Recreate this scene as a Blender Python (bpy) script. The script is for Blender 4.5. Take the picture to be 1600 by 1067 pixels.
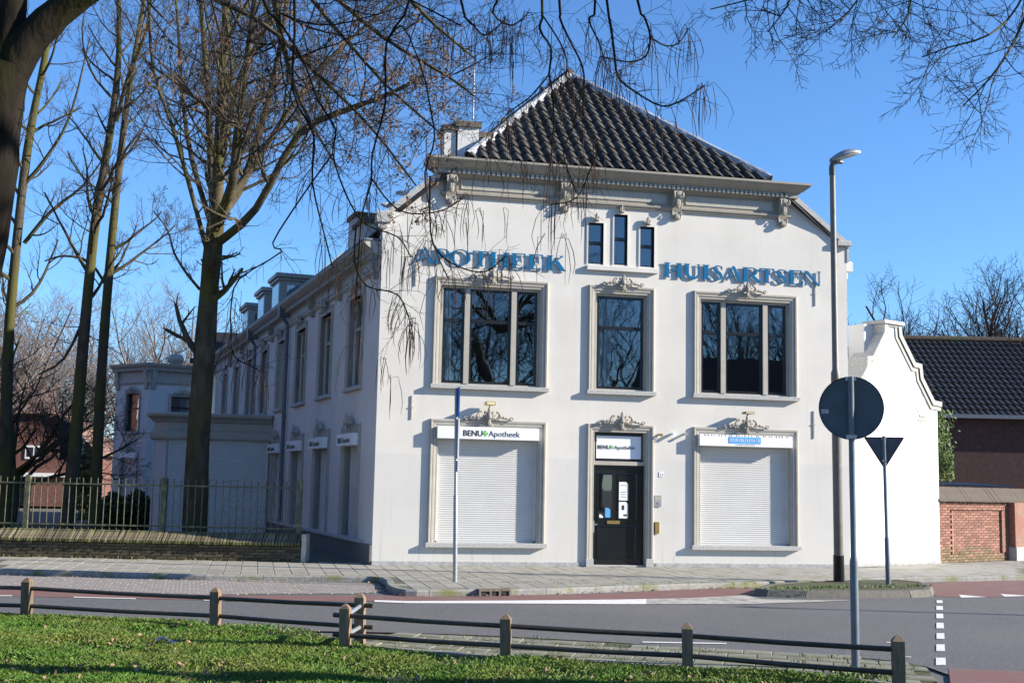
import bpy, bmesh, math, random
from mathutils import Vector, Matrix
random.seed(7)
D=bpy.data; S=bpy.context.scene
for o in list(D.objects): D.objects.remove(o)
COL=S.collection
R=math.radians
# ---------------- camera ----------------
CAM=Vector((-2.36379651,-24.64308127,1.68)); YAW,PIT,ROL=R(11.83098588),R(6.74586823),R(1.18404389); FPX=1879.2836
FW=Vector((math.sin(YAW)*math.cos(PIT),math.cos(YAW)*math.cos(PIT),math.sin(PIT)))
RT0=Vector((math.cos(YAW),-math.sin(YAW),0)); UP0=RT0.cross(FW)
RT=RT0*math.cos(ROL)+UP0*math.sin(ROL); UPV=-RT0*math.sin(ROL)+UP0*math.cos(ROL)
cd=D.cameras.new('camera'); cam=D.objects.new('camera',cd); COL.objects.link(cam)
cam.matrix_world=Matrix(((RT.x,UPV.x,-FW.x,CAM.x),(RT.y,UPV.y,-FW.y,CAM.y),(RT.z,UPV.z,-FW.z,CAM.z),(0,0,0,1)))
cd.sensor_width=36; cd.lens=FPX*36/1600; cd.clip_start=.1; cd.clip_end=3000
S.camera=cam
# ---------------- sky, sun, exposure ----------------
SUN=Vector((2.8,-1.0,1.2)).normalized()
W=D.worlds.new('World'); S.world=W; W.use_nodes=True
nt=W.node_tree; bg=nt.nodes['Background']; sk=nt.nodes.new('ShaderNodeTexSky'); sk.sky_type='NISHITA'; sk.sun_disc=False
sk.sun_elevation=math.asin(SUN.z); sk.sun_rotation=math.atan2(SUN.x,SUN.y); sk.air_density=1.0; sk.dust_density=0.0; sk.ozone_density=8.0
nt.links.new(sk.outputs[0],bg.inputs[0]); bg.inputs[1].default_value=0.115
sl=D.lights.new('sun','SUN'); sl.energy=5.0; sl.angle=R(.5); sl.color=(1,.91,.77)
so=D.objects.new('sun',sl); COL.objects.link(so); so.rotation_euler=(-SUN).to_track_quat('-Z','Y').to_euler()
S.view_settings.view_transform='Standard'; S.view_settings.look='None'; S.view_settings.gamma=1; S.view_settings.use_curve_mapping=False
S.view_settings.exposure=1.05
# ---------------- pixel helpers (photo pixels, 1600x1067) ----------------
def ray(u,v): return RT*((u-800)/FPX)-UPV*((v-533.5)/FPX)+FW
def gnd(u,v,z=0.0):
    d=ray(u,v); return CAM+d*((z-CAM.z)/d.z)
def fac(u,v,y=0.0):
    d=ray(u,v); return CAM+d*((y-CAM.y)/d.y)
def dep(u,v,dd): return CAM+ray(u,v)*dd
ANG=.152
def lw(u,v,off=0.0):     # side wall: distance along it from the corner, height
    n=Vector((math.cos(ANG),math.sin(ANG),0)); d=ray(u,v); P=CAM+d*((-off-CAM.dot(n))/d.dot(n))
    return -P.x*math.sin(ANG)+P.y*math.cos(ANG),P.z
def at(u,v,base): return dep(u,v,(Vector(base)-CAM).dot(FW))
# ---------------- mesh builder ----------------
class MB:
    def __init__(s,M=None): s.v=[]; s.f=[]; s.M=M; s.smooth=False
    def add(s,vs,fs):
        o=len(s.v)
        for p in vs:
            p=Vector(p); s.v.append(tuple(s.M@p) if s.M is not None else tuple(p))
        s.f+= [tuple(i+o for i in f) for f in fs]
    def box(s,x0,x1,y0,y1,z0,z1):
        s.add([(x0,y0,z0),(x1,y0,z0),(x1,y1,z0),(x0,y1,z0),(x0,y0,z1),(x1,y0,z1),(x1,y1,z1),(x0,y1,z1)],
              [(0,3,2,1),(4,5,6,7),(0,1,5,4),(1,2,6,5),(2,3,7,6),(3,0,4,7)])
    def bbox(s,x0,x1,y0,y1,z0,z1,b=.01):   # box with chamfered front/top edges (8+8 verts)
        vs=[];
        for z,i in ((z0,0),(z1-b,0),(z1,b)):
            vs+=[(x0+i,y0+i,z),(x1-i,y0+i,z),(x1-i,y1-i,z),(x0+i,y1-i,z)]
        fs=[(0,3,2,1),(8,9,10,11)]
        for k in (0,4): fs+=[(k+j,k+(j+1)%4,k+4+(j+1)%4,k+4+j) for j in range(4)]
        s.add(vs,fs)
    def poly(s,pts): s.add(pts,[tuple(range(len(pts)))])
    def prism(s,pts,vec):
        n=len(pts); vec=Vector(vec); a=[Vector(p) for p in pts]
        s.add(a+[p+vec for p in a],[tuple(range(n))[::-1],tuple(range(n,2*n))]+[(i,(i+1)%n,n+(i+1)%n,n+i) for i in range(n)])
    def tube(s,path,rad,n=6,cap=True):
        path=[Vector(p) for p in path]; m=len(path)
        if not hasattr(rad,'__len__'): rad=[rad]*m
        t=(path[1]-path[0]).normalized(); a=t.orthogonal().normalized()
        vs=[]
        for i in range(m):
            t=(path[min(i+1,m-1)]-path[max(i-1,0)])
            if t.length<1e-9: t=Vector((0,0,1))
            t.normalize(); a=(a-t*a.dot(t))
            a=a.normalized() if a.length>1e-6 else t.orthogonal().normalized()
            b=t.cross(a)
            for k in range(n):
                an=2*math.pi*k/n; vs.append(path[i]+(a*math.cos(an)+b*math.sin(an))*rad[i])
        fs=[(i*n+k,i*n+(k+1)%n,(i+1)*n+(k+1)%n,(i+1)*n+k) for i in range(m-1) for k in range(n)]
        if cap: fs+=[tuple(range(n))[::-1],tuple(range((m-1)*n,m*n))]
        s.add(vs,fs)
    def ell(s,c,rx,ry,rz,nu=8,nv=6,rot=None):
        c=Vector(c); vs=[];fs=[]
        for j in range(nv+1):
            ph=math.pi*j/nv
            for i in range(nu):
                th=2*math.pi*i/nu; p=Vector((rx*math.sin(ph)*math.cos(th),ry*math.sin(ph)*math.sin(th),rz*math.cos(ph)))
                if rot is not None: p=rot@p
                vs.append(c+p)
        for j in range(nv):
            for i in range(nu): fs.append((j*nu+i,(j+1)*nu+i,(j+1)*nu+(i+1)%nu,j*nu+(i+1)%nu))
        s.add(vs,fs)
    def lathe(s,prof,c=(0,0,0),n=12):   # prof: (r,z)
        c=Vector(c); vs=[c+Vector((r*math.cos(2*math.pi*k/n),r*math.sin(2*math.pi*k/n),z)) for r,z in prof for k in range(n)]
        m=len(prof); s.add(vs,[(i*n+k,i*n+(k+1)%n,(i+1)*n+(k+1)%n,(i+1)*n+k) for i in range(m-1) for k in range(n)]+[tuple(range(n))[::-1],tuple(range((m-1)*n,m*n))])
    def sweep(s,path,prof,mp,close_prof=False):   # 2D path, profile (offset to the right of travel, height)
        P=[Vector(p) for p in path]; m=len(P); k=len(prof); vs=[]
        for i in range(m):
            d0=(P[i]-P[i-1]).normalized() if i>0 else None; d1=(P[i+1]-P[i]).normalized() if i<m-1 else None
            if d0 is None: d0=d1
            if d1 is None: d1=d0
            n0=Vector((d0.y,-d0.x)); n1=Vector((d1.y,-d1.x)); nn=(n0+n1)
            nn=nn/max(.2,(1+n0.dot(n1)))
            for o,h in prof: q=P[i]+nn*o; vs.append(mp(q.x,q.y,h))
        r=range(k if close_prof else k-1)
        fs=[(i*k+j,i*k+(j+1)%k,(i+1)*k+(j+1)%k,(i+1)*k+j) for i in range(m-1) for j in r]
        fs+=[tuple(range(k))[::-1],tuple(range((m-1)*k,m*k))]
        s.add(vs,fs)
    def build(s,name,mat,parent=None,smooth=False,kind=None,fixn=True):
        me=D.meshes.new(name); me.from_pydata(s.v,[],s.f); 
        if fixn:
            bm=bmesh.new(); bm.from_mesh(me); bmesh.ops.recalc_face_normals(bm,faces=bm.faces); bm.to_mesh(me); bm.free()
        me.materials.append(mat)
        if smooth:
            me.polygons.foreach_set('use_smooth',[True]*len(me.polygons))
            try: me.set_sharp_from_angle(angle=R(45))
            except Exception: pass
        me.update()
        o=D.objects.new(name,me); COL.objects.link(o)
        if parent is not None: par(o,parent)
        if kind: o['kind']=kind
        return o
def par(o,p):           # children keep world coordinates
    o.parent=p
    if p.parent is None: o.matrix_parent_inverse=p.matrix_basis.inverted()
    # deeper parents sit at the origin in world space, so identity is right
def tag(o,label,cat,group=None,kind=None):
    if label: o['label']=label
    if cat: o['category']=cat
    if group: o['group']=group
    if kind: o['kind']=kind
    return o
def thing(name,loc,label,cat,group=None):
    o=D.objects.new(name,None); COL.objects.link(o); o.location=loc; o.empty_display_size=.2
    return tag(o,label,cat,group)
def structure(o,label=None): o['kind']='structure'; 
def share(name,me,M,parent):
    o=D.objects.new(name,me); COL.objects.link(o); o.matrix_basis=M
    if parent is not None: 
        o.parent=parent
        if parent.parent is None: o.matrix_parent_inverse=parent.matrix_basis.inverted()
    return o
def mesh_of(mb,name,mat,fixn=True):
    me=D.meshes.new(name); me.from_pydata(mb.v,[],mb.f)
    if fixn:
        bm=bmesh.new(); bm.from_mesh(me); bmesh.ops.recalc_face_normals(bm,faces=bm.faces); bm.to_mesh(me); bm.free()
    me.materials.append(mat); return me
def pieces(name,me,Ms,parent,mat,limit=300,rest=None):   # Ms sorted largest-in-view first
    for M in Ms[:limit]: share(name,me,M,parent)
    if len(Ms)>limit:
        mb=MB(); vs=[v.co.copy() for v in me.vertices]; fs=[tuple(p.vertices) for p in me.polygons]
        for M in Ms[limit:]: mb.add([M@v for v in vs],fs)
        mb.build(rest or name+'s',mat,parent,kind='stuff',fixn=False)
# ---------------- materials ----------------
def mat(name,col,rough=.7,var=.12,scale=4.,bump=0.,bscale=60.,metal=0.,spec=.5,rnd=0.,col2=None,c2scale=1.5,c2lo=.5,c2hi=.7,extra=None,aniso=None):
    m=D.materials.new(name); m.use_nodes=True; N=m.node_tree.nodes; L=m.node_tree.links; b=N['Principled BSDF']
    b.inputs['Roughness'].default_value=rough; b.inputs['Metallic'].default_value=metal; b.inputs['Specular IOR Level'].default_value=spec
    tc=N.new('ShaderNodeTexCoord'); src=tc.outputs['Object']
    if aniso:
        mp=N.new('ShaderNodeMapping'); mp.inputs['Scale'].default_value=aniso; L.new(src,mp.inputs[0]); src=mp.outputs[0]
    def noise(sc,det=4):
        n=N.new('ShaderNodeTexNoise'); n.inputs['Scale'].default_value=sc; n.inputs['Detail'].default_value=det; L.new(src,n.inputs['Vector']); return n
    def mix(f,a,bb,mode='MIX'):
        x=N.new('ShaderNodeMix'); x.data_type='RGBA'; x.blend_type=mode
        if hasattr(f,'links'): L.new(f,x.inputs[0])
        else: x.inputs[0].default_value=f
        for i,q in ((6,a),(7,bb)):
            if hasattr(q,'links'): L.new(q,x.inputs[i])
            else: x.inputs[i].default_value=(*q,1)
        return x.outputs[2]
    c=col
    n=noise(scale); lo=tuple(x*(1-var) for x in col); hi=tuple(min(1,x*(1+var)) for x in col)
    rr=N.new('ShaderNodeValToRGB'); rr.color_ramp.elements[0].position=.3; rr.color_ramp.elements[1].position=.7
    rr.color_ramp.elements[0].color=(*lo,1); rr.color_ramp.elements[1].color=(*hi,1); L.new(n.outputs[0],rr.inputs[0]); c=rr.outputs[0]
    if col2:
        n2=noise(c2scale,6); r2=N.new('ShaderNodeValToRGB'); r2.color_ramp.elements[0].position=c2lo; r2.color_ramp.elements[1].position=c2hi; L.new(n2.outputs[0],r2.inputs[0])
        c=mix(r2.outputs[0],c,col2)
    if rnd:
        oi=N.new('ShaderNodeObjectInfo'); mr=N.new('ShaderNodeMapRange'); mr.inputs[3].default_value=1-rnd; mr.inputs[4].default_value=1+rnd; L.new(oi.outputs['Random'],mr.inputs[0])
        vm=N.new('ShaderNodeVectorMath'); vm.operation='SCALE'; L.new(c,vm.inputs[0]); L.new(mr.outputs[0],vm.inputs['Scale']); c=vm.outputs[0]
    if extra: c=extra(N,L,tc,c,mix,noise)
    L.new(c,b.inputs['Base Color'])
    if bump:
        nb=noise(bscale,5); bp=N.new('ShaderNodeBump'); bp.inputs['Strength'].default_value=bump; bp.inputs['Distance'].default_value=.02; L.new(nb.outputs[0],bp.inputs['Height']); L.new(bp.outputs[0],b.inputs['Normal'])
    return m
def ramp(N,L,src,stops):
    r=N.new('ShaderNodeValToRGB'); e=r.color_ramp.elements
    e[0].position,e[0].color=stops[0][0],(*stops[0][1],1); e[1].position,e[1].color=stops[-1][0],(*stops[-1][1],1)
    for p,c in stops[1:-1]: q=e.new(p); q.color=(*c,1)
    L.new(src,r.inputs[0]); return r.outputs[0]
def stucco_extra(N,L,tc,c,mix,noise):
    # painted lower zone a touch greyer, rising damp streaks near the plinth, faint vertical streaks
    sx=N.new('ShaderNodeSeparateXYZ'); L.new(tc.outputs['Object'],sx.inputs[0])
    ns=noise(.8,3); ad=N.new('ShaderNodeMath'); ad.operation='MULTIPLY_ADD'; L.new(ns.outputs[0],ad.inputs[0]); ad.inputs[1].default_value=.06; L.new(sx.outputs[2],ad.inputs[2])
    k=ramp(N,L,mapr(N,L,ad.outputs[0],2.26,2.29),[(0,(1,1,1)),(1,(0,0,0))])
    c=mix(mul(N,L,k,.45),c,(.52,.52,.515))
    mp=N.new('ShaderNodeMapping'); mp.inputs['Scale'].default_value=(9,9,.5); L.new(tc.outputs['Object'],mp.inputs[0])
    st=N.new('ShaderNodeTexNoise'); st.inputs['Scale'].default_value=1.; st.inputs['Detail'].default_value=6; L.new(mp.outputs[0],st.inputs['Vector'])
    s2=ramp(N,L,st.outputs[0],[(.56,(0,0,0)),(.74,(1,1,1))])
    lowz=ramp(N,L,mapr(N,L,sx.outputs[2],0,.55),[(0,(1,1,1)),(1,(0,0,0))])
    w=N.new('ShaderNodeMath'); w.operation='MULTIPLY'; L.new(s2,w.inputs[0]); L.new(lowz,w.inputs[1])
    c=mix(mul(N,L,w.outputs[0],.7),c,(.33,.31,.26))
    nb_=noise(.55,5); c=mix(mul(N,L,ramp(N,L,nb_.outputs[0],[(.45,(0,0,0)),(.7,(1,1,1))]),.22),c,(.45,.44,.41)); return mix(mul(N,L,s2,.2),c,(.42,.41,.37))
def mapr(N,L,s,a,b):
    m=N.new('ShaderNodeMapRange'); m.inputs[1].default_value=a; m.inputs[2].default_value=b; L.new(s,m.inputs[0]); return m.outputs[0]
def mul(N,L,s,k):
    m=N.new('ShaderNodeMath'); m.operation='MULTIPLY'; L.new(s,m.inputs[0]); m.inputs[1].default_value=k; return m.outputs[0]
M={}
M['stucco']=mat('stucco',(.61,.59,.55),.85,.06,1.2,.10,30,extra=stucco_extra)
M['stucco2']=mat('white_stucco',(.60,.60,.59),.85,.03,1.5,.2,40)
M['trim']=mat('trim_paint',(.37,.35,.305),.55,.07,5,.08,40)
M['trimd']=mat('trim_grey',(.36,.345,.31),.6,.08,5,.08,40)
M['stone']=mat('stone',(.40,.40,.39),.8,.2,25,.3,120)
M['plinth']=mat('plinth',(.36,.36,.36),.85,.2,12,.3,90)
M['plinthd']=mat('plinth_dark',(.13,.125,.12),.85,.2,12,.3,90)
M['ornament']=mat('ornament_plaster',(.29,.272,.235),.7,.2,14,.1,60)
M['shutter']=mat('shutter',(.58,.58,.57),.5,.03,3)
M['boxw']=mat('sign_white',(.78,.80,.83),.4,.03,3)
M['black']=mat('black_paint',(.012,.012,.014),.25,.1,5)
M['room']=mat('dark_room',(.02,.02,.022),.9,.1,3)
M['curtain']=mat('curtain',(.42,.46,.5),.9,.08,6)
M['door']=mat('door_paint',(.008,.009,.011),.18,.1,3)
M['brass']=mat('brass',(.45,.32,.12),.35,.2,20,metal=.8)
M['steel']=mat('steel',(.55,.55,.55),.35,.1,20,metal=.8)
M['ink']=mat('ink',(.02,.022,.03),.6,.02)
M['green']=mat('cross_green',(.12,.45,.08),.5,.05)
M['bluebox']=mat('sign_blue',(.08,.36,.80),.5,.03)
M['white']=mat('white',(.8,.8,.8),.5,.02)
M['letter']=mat('letter_blue',(.006,.125,.28),.6,.05,6,spec=.1)
M['tile']=mat('roof_tile',(.040,.037,.035),.62,.35,9,.2,60,spec=.3,rnd=.45,col2=(.09,.085,.07),c2scale=5,c2lo=.55,c2hi=.8)
M['tiled']=mat('dark_tile',(.016,.015,.016),.6,.2,6,.1,50)
M['lead']=mat('lead',(.30,.32,.35),.5,.3,7,.5,18)
M['zinc']=mat('zinc',(.10,.12,.15),.5,.15,8)
M['capstone']=mat('cap_stone',(.13,.105,.082),.85,.35,18,.4,70)
M['kerb']=mat('kerb',(.25,.245,.23),.85,.2,14,.4,90,col2=(.16,.17,.07),c2scale=2.2,c2lo=.52,c2hi=.66)
M['kerbd']=mat('island_kerb',(.13,.122,.105),.85,.2,14,.4,90)
M['slab']=mat('paving_tile',(.30,.285,.25),.85,.16,18,.3,110,rnd=.16,col2=(.2,.2,.12),c2scale=1.8,c2lo=.5,c2hi=.72)
M['joint']=mat('joint_sand',(.11,.11,.075),.95,.4,20)
M['slabg']=mat('verge_slab',(.23,.22,.18),.9,.2,18,.35,110,rnd=.12,col2=(.14,.145,.07),c2scale=2.2,c2lo=.45,c2hi=.62)
M['paver']=mat('clay_paver',(.25,.225,.205),.9,.12,20,.2,110,rnd=.10)
def asphalt_extra(N,L,tc,c,mix,noise):
    sp3=noise(32,3); c=mix(mul(N,L,ramp(N,L,sp3.outputs[0],[(.42,(0,0,0)),(.62,(1,1,1))]),.55),c,(.062,.062,.064)); sp4=noise(45,2); c=mix(mul(N,L,ramp(N,L,sp4.outputs[0],[(.56,(0,0,0)),(.68,(1,1,1))]),.5),c,(.30,.295,.285))
    sp=noise(140,2); c=mix(mul(N,L,ramp(N,L,sp.outputs[0],[(.52,(0,0,0)),(.68,(1,1,1))]),.5),c,(.34,.34,.33))
    sp2=noise(.35,5); return mix(mul(N,L,ramp(N,L,sp2.outputs[0],[(.4,(0,0,0)),(.7,(1,1,1))]),.6),c,(.165,.16,.15))
M['asphalt']=mat('asphalt',(.105,.105,.108),.85,.25,90,.5,180,extra=asphalt_extra)
M['red']=mat('red_asphalt',(.20,.10,.088),.85,.2,80,.4,160,col2=(.2,.14,.12),c2scale=2,c2lo=.5,c2hi=.75)
M['paint']=mat('road_paint',(.72,.71,.68),.7,.08,20,.2,120,col2=(.4,.39,.36),c2scale=9,c2lo=.58,c2hi=.75)
M['wornpaint']=mat('worn_paint',(.42,.40,.36),.85,.15,9,.3,90,col2=(.22,.21,.19),c2scale=5,c2lo=.5,c2hi=.68)
M['soil']=mat('soil',(.075,.068,.035),.95,.4,9,.6,60,col2=(.06,.085,.02),c2scale=3,c2lo=.45,c2hi=.6)
M['groundm']=mat('ground',(.12,.115,.105),.9,.2,.5,.3,20)
M['wood']=mat('post_wood',(.19,.13,.078),.8,.3,7,.5,40,aniso=(6,6,.8),col2=(.14,.10,.07),c2scale=3,c2lo=.5,c2hi=.7,rnd=.2)
M['pipe']=mat('rail_pipe',(.045,.036,.028),.5,.3,10,.1,50)
M['galv']=mat('galvanised',(.36,.38,.40),.45,.12,15,metal=.6)
M['pole']=mat('lamp_pole',(.17,.16,.145),.5,.15,9,metal=.3)
M['signback']=mat('sign_back',(.07,.085,.105),.55,.12,6,metal=.3)
M['rim']=mat('sign_red_rim',(.25,.03,.03),.5,.05)
M['polegrey']=mat('pole_grey',(.13,.16,.20),.5,.12,9,metal=.3)
M['bluesign']=mat('blue_enamel',(.02,.09,.40),.4,.05)
M['rail']=mat('railing_paint',(.085,.09,.058),.75,.35,14,.4,60,col2=(.20,.20,.10),c2scale=6,c2lo=.52,c2hi=.68)
M['mossbrick']=mat('moss_brick',(.10,.072,.052),.95,.35,14,.5,60,rnd=.4,col2=(.075,.08,.022),c2scale=1.4,c2lo=.52,c2hi=.64)
M['coping']=mat('moss_coping',(.20,.165,.11),.95,.35,14,.5,60,rnd=.4,col2=(.13,.14,.03),c2scale=3,c2lo=.46,c2hi=.62)
M['brick']=mat('red_brick',(.27,.13,.095),.9,.2,14,.4,80,rnd=.28,col2=(.27,.20,.16),c2scale=2,c2lo=.55,c2hi=.8)
M['brickm']=mat('moss_low_brick',(.19,.135,.082),.95,.3,14,.4,80,rnd=.25)
M['mortar']=mat('mortar',(.34,.31,.27),.95,.2,20)
M['mortard']=mat('dark_mortar',(.075,.07,.05),.95,.2,20)
M['darkbrick']=mat('dark_brick',(.055,.026,.025),.9,.25,9,.3,50)
M['endstone']=mat('end_render',(.50,.46,.38),.9,.2,6,.3,60)
M['bark']=mat('mossy_bark',(.075,.064,.046),.95,.45,6,.9,26,aniso=(1,1,.35),col2=(.085,.082,.028),c2scale=1.3,c2lo=.45,c2hi=.62,spec=.15)
M['barkd']=mat('dark_bark',(.014,.0115,.009),.95,.6,5,1.,18,aniso=(1,1,.3),col2=(.024,.026,.008),c2scale=1.6,c2lo=.5,c2hi=.66,spec=.1)
M['twig']=mat('twig',(.088,.068,.048),.95,.3,5,spec=.15)
M['twigd']=mat('dark_twig',(.045,.036,.03),.95,.3,5,spec=.15)
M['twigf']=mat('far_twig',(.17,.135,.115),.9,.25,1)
M['pod']=mat('pod',(.055,.034,.027),.85,.4,8,spec=.2)
M['leafb']=mat('dry_leaf',(.075,.045,.027),.85,.4,9,rnd=.4)
M['leaflawn']=mat('lawn_leaf',(.27,.18,.11),.85,.5,5)
M['corn']=mat('cornice_paint',(.27,.25,.21),.6,.08,5,.08,40)
M['leafg']=mat('shrub_leaf',(.035,.06,.018),.6,.5,3)
M['ivy']=mat('bright_leaf',(.10,.15,.03),.6,.4,3)
M['housebrick']=mat('house_brick',(.16,.075,.06),.9,.25,9,.3,50)
M['pinkroof']=mat('pink_tile',(.22,.14,.115),.8,.2,6,.2,40)
# grass blades: colour varies over the lawn
def grass_extra(N,L,tc,c,mix,noise):
    n=noise(1.1,4); c=mix(ramp(N,L,n.outputs[0],[(.36,(0,0,0)),(.66,(1,1,1))]),c,(.125,.16,.028))
    n=noise(30,2); return mix(ramp(N,L,n.outputs[0],[(.6,(0,0,0)),(.75,(1,1,1))]),c,(.21,.19,.07))
M['grass']=mat('grass_blade',(.066,.155,.016),.55,.35,6,extra=grass_extra,spec=.3)
def glass(name,refl=.135,tint=(.75,.8,.8)):
    m=D.materials.new(name); m.use_nodes=True; N=m.node_tree.nodes; L=m.node_tree.links; N.remove(N['Principled BSDF'])
    out=N['Material Output']; g=N.new('ShaderNodeBsdfGlossy'); g.inputs['Roughness'].default_value=.015; g.inputs[0].default_value=(.9,.95,1,1)
    t=N.new('ShaderNodeBsdfTransparent'); t.inputs[0].default_value=(*tint,1); mx=N.new('ShaderNodeMixShader'); 
    lw_=N.new('ShaderNodeLayerWeight'); lw_.inputs[0].default_value=.35; mr=N.new('ShaderNodeMapRange'); mr.inputs[3].default_value=refl; mr.inputs[4].default_value=.9; L.new(lw_.outputs['Fresnel'],mr.inputs[0])
    tcg=N.new('ShaderNodeTexCoord'); ng=N.new('ShaderNodeTexNoise'); ng.inputs['Scale'].default_value=1.3; L.new(tcg.outputs['Object'],ng.inputs['Vector']); bp=N.new('ShaderNodeBump'); bp.inputs['Strength'].default_value=.03; bp.inputs['Distance'].default_value=.05
    L.new(ng.outputs[0],bp.inputs['Height']); L.new(bp.outputs[0],g.inputs['Normal'])
    L.new(mr.outputs[0],mx.inputs[0]); L.new(t.outputs[0],mx.inputs[1]); L.new(g.outputs[0],mx.inputs[2]); L.new(mx.outputs[0],out.inputs[0]); return m
M['glass']=glass('window_glass')
# ================= GROUND, ROAD, PAVEMENT =================
ZR=-.10      # road level; pavement is at 0
def flat(name,pts,z,mat_,kind='structure'):
    mb=MB(); mb.poly([(p[0],p[1],z) for p in pts]); o=mb.build(name,mat_,fixn=False)
    if o.data.polygons[0].normal.z<0: o.data.flip_normals()
    if kind: o['kind']=kind
    return o
mb=MB(); mb.poly([(-900,-900,ZR-.02),(900,-900,ZR-.02),(900,900,ZR-.02),(-900,900,ZR-.02)]); g=mb.build('ground',M['groundm'],fixn=False); g['kind']='structure'
def px(l,z): return [gnd(u,v,z) for u,v in l]
# asphalt
near=px([(-200,955),(0,962),(170,970),(320,977),(470,985),(640,988),(780,993),(960,1003),(1100,1013),(1280,1021),(1400,1032),(1445,1040)],ZR)
rd=[Vector((-60,6,0)),Vector((-60,-3,0))]+[Vector((-25,-2,0))]+near+[Vector((4.2,-15.5,0)),Vector((3.2,-30,0)),Vector((40,-30,0)),Vector((60,40,0)),Vector((45,40,0)),gnd(1900,890,ZR),gnd(1600,903,ZR),gnd(1180,914,ZR),gnd(960,920,ZR),gnd(640,922,ZR),gnd(590,900,ZR),gnd(0,893,ZR)]
road=flat('road',rd,ZR,M['asphalt'])
# red cycle lane, brick parking bay
flat('cycle_lane',px([(-400,903),(0,919),(160,925.5),(320,930),(480,930.5),(640,930),(800,930),(960,927),(1100,919),(1200,914),(1200,926),(1165,930),(1100,935),(960,938),(640,939.5),(480,938.5),(320,937.5),(160,934.5),(0,931),(-400,916)],ZR),ZR+.004,M['red'])
flat('cycle_path',px([(1425,912),(1500,909),(1700,903),(1700,928),(1600,932),(1500,934),(1462,931)],ZR),ZR+.004,M['red'])
flat('cycle_path_crossing',px([(1482,1044),(1600,1049),(1800,1054),(1800,1200),(1500,1200),(1485,1067)],ZR),ZR+.004,M['red'])
flat('edge_line',px([(585,937.8),(640,939.3),(800,938.5),(960,937),(1010,936),(1010,944),(960,944),(800,943),(640,942.6),(585,940.5)],ZR),ZR+.008,M['paint'])
flat('worn_edge_line',px([(1010.3,936),(1080,934.5),(1165,930),(1190,936.5),(1290,938),(1340,937.5),(1290,940),(1160,944),(1010.3,944)],ZR),ZR+.008,M['wornpaint'])
def mark(l,nm='road_marking'): return flat(nm,px(l,ZR),ZR+.008,M['paint'])
for a,b,y0,y1 in ((1463.5,1473,938,942.3),(1463,1473.6,947,953),(1463,1474.2,959,966.2),(1463.2,1475,973.2,982),(1463.4,1476,989.5,998.3),(1463,1476.6,1007,1017.5),(1462.5,1478,1028,1039.5)):
    mark([(a,y0),(b-.6,y0),(b,y1),(a,y1)],'crossing_dash')
mark([(1004,1002.6),(1135,1005),(1135,1006.6),(1004,1004.2)]); mark([(1385,1003.5),(1397,1003.8),(1397,1004.8),(1385,1004.5)]); mark([(1415,1026),(1424,1026.3),(1424,1027.2),(1415,1027)])
mark([(1498,929.2),(1542,933),(1502,933.8)],'shark_tooth'); mark([(1563,928),(1610,931),(1570,932.3)],'shark_tooth')
mark([(-30,930),(19,930.4),(19,931.6),(-30,931.2)]); mark([(115,932.6),(212,935),(212,936.2),(115,933.8)]); mark([(318,937.2),(412,939),(412,940.2),(318,938.4)])
bay_base=flat('parking_bay',px([(-300,885),(0,896),(320,903),(590,911),(598,925),(560,928),(320,929.5),(160,925),(0,918.5),(-300,906)],ZR),ZR+.003,M['joint'])
# bay: clay pavers, each its own piece
mb=MB(); mb.bbox(-.1,.1,-.05,.05,-.04,0,.006); pav=mesh_of(mb,'paver',M['paver'])
def inpoly(p,pl):
    c=False; n=len(pl)
    for i in range(n):
        a=pl[i]; b=pl[i-1]
        if (a[1]>p[1])!=(b[1]>p[1]) and p[0]<(b[0]-a[0])*(p[1]-a[1])/(b[1]-a[1])+a[0]: c=not c
    return c
bp_=px([(-60,896.5),(0,898),(320,905),(588,913),(596,924),(560,927.5),(320,929),(160,924.6),(0,918),(-60,916)],ZR)
d1=(bp_[3]-bp_[1]).normalized(); n1=Vector((-d1.y,d1.x,0)); o1=bp_[1]; L_=[]
rng=random.Random(3)
for j in range(-45,10):
    for i in range(-10,45):
        p=o1+d1*((i+.5*(j%2))*.207)+n1*(j*.107)
        if inpoly(p,bp_) : L_.append((p-CAM).length); 
ps=[]
for j in range(-45,10):
    for i in range(-10,45):
        p=o1+d1*((i+.5*(j%2))*.207)+n1*(j*.107)
        if inpoly(p,bp_):
            Mx=Matrix.Translation((p.x,p.y,ZR+.014+rng.uniform(-.003,.003)))@Matrix.Rotation(math.atan2(d1.y,d1.x)+rng.uniform(-.012,.012),4,'Z')@Matrix.Rotation(rng.uniform(-.01,.01),4,'X'); ps.append(((p-CAM).length,Mx))
ps.sort(key=lambda q:q[0]); pieces('paver',pav,[q[1] for q in ps],bay_base,M['paver'],300,'far_pavers')
# pavement (raised) with kerb
kt=[(-500,873),(0,890),(160,894),(320,897.5),(480,899),(580,900.3),(597,902),(603,906),(604,912),(612,917),(625,920.3),(640,921.6),(735,921),(860,919),(960,915.3),(1100,911),(1180,909),(1280,905.5),(1400,902),(1600,899),(1900,889)]
kp=[gnd(u,v,0) for u,v in kt]
def offs(pl,d):
    r=[]
    for i in range(len(pl)):
        a=pl[max(i-1,0)]; b=pl[min(i+1,len(pl)-1)]; t=(b-a).normalized(); r.append(pl[i]+Vector((t.y,-t.x,0))*d)
    return r
ko=offs(kp,.0); ki=offs(kp,-.13)
poly=[(p.x,p.y) for p in ki]+[(60,30),(-60,30)]
mb=MB()
mb.poly([(p.x,p.y,-.006) for p in ki]+[(40,12,-.006),(25,9.5,-.006),(14.2,2.6,-.006),(10.4,.15,-.006),(.05,.12,-.006),(-1.35,9,-.006),(-8,9,-.006),(-30,9,-.006)])
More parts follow.
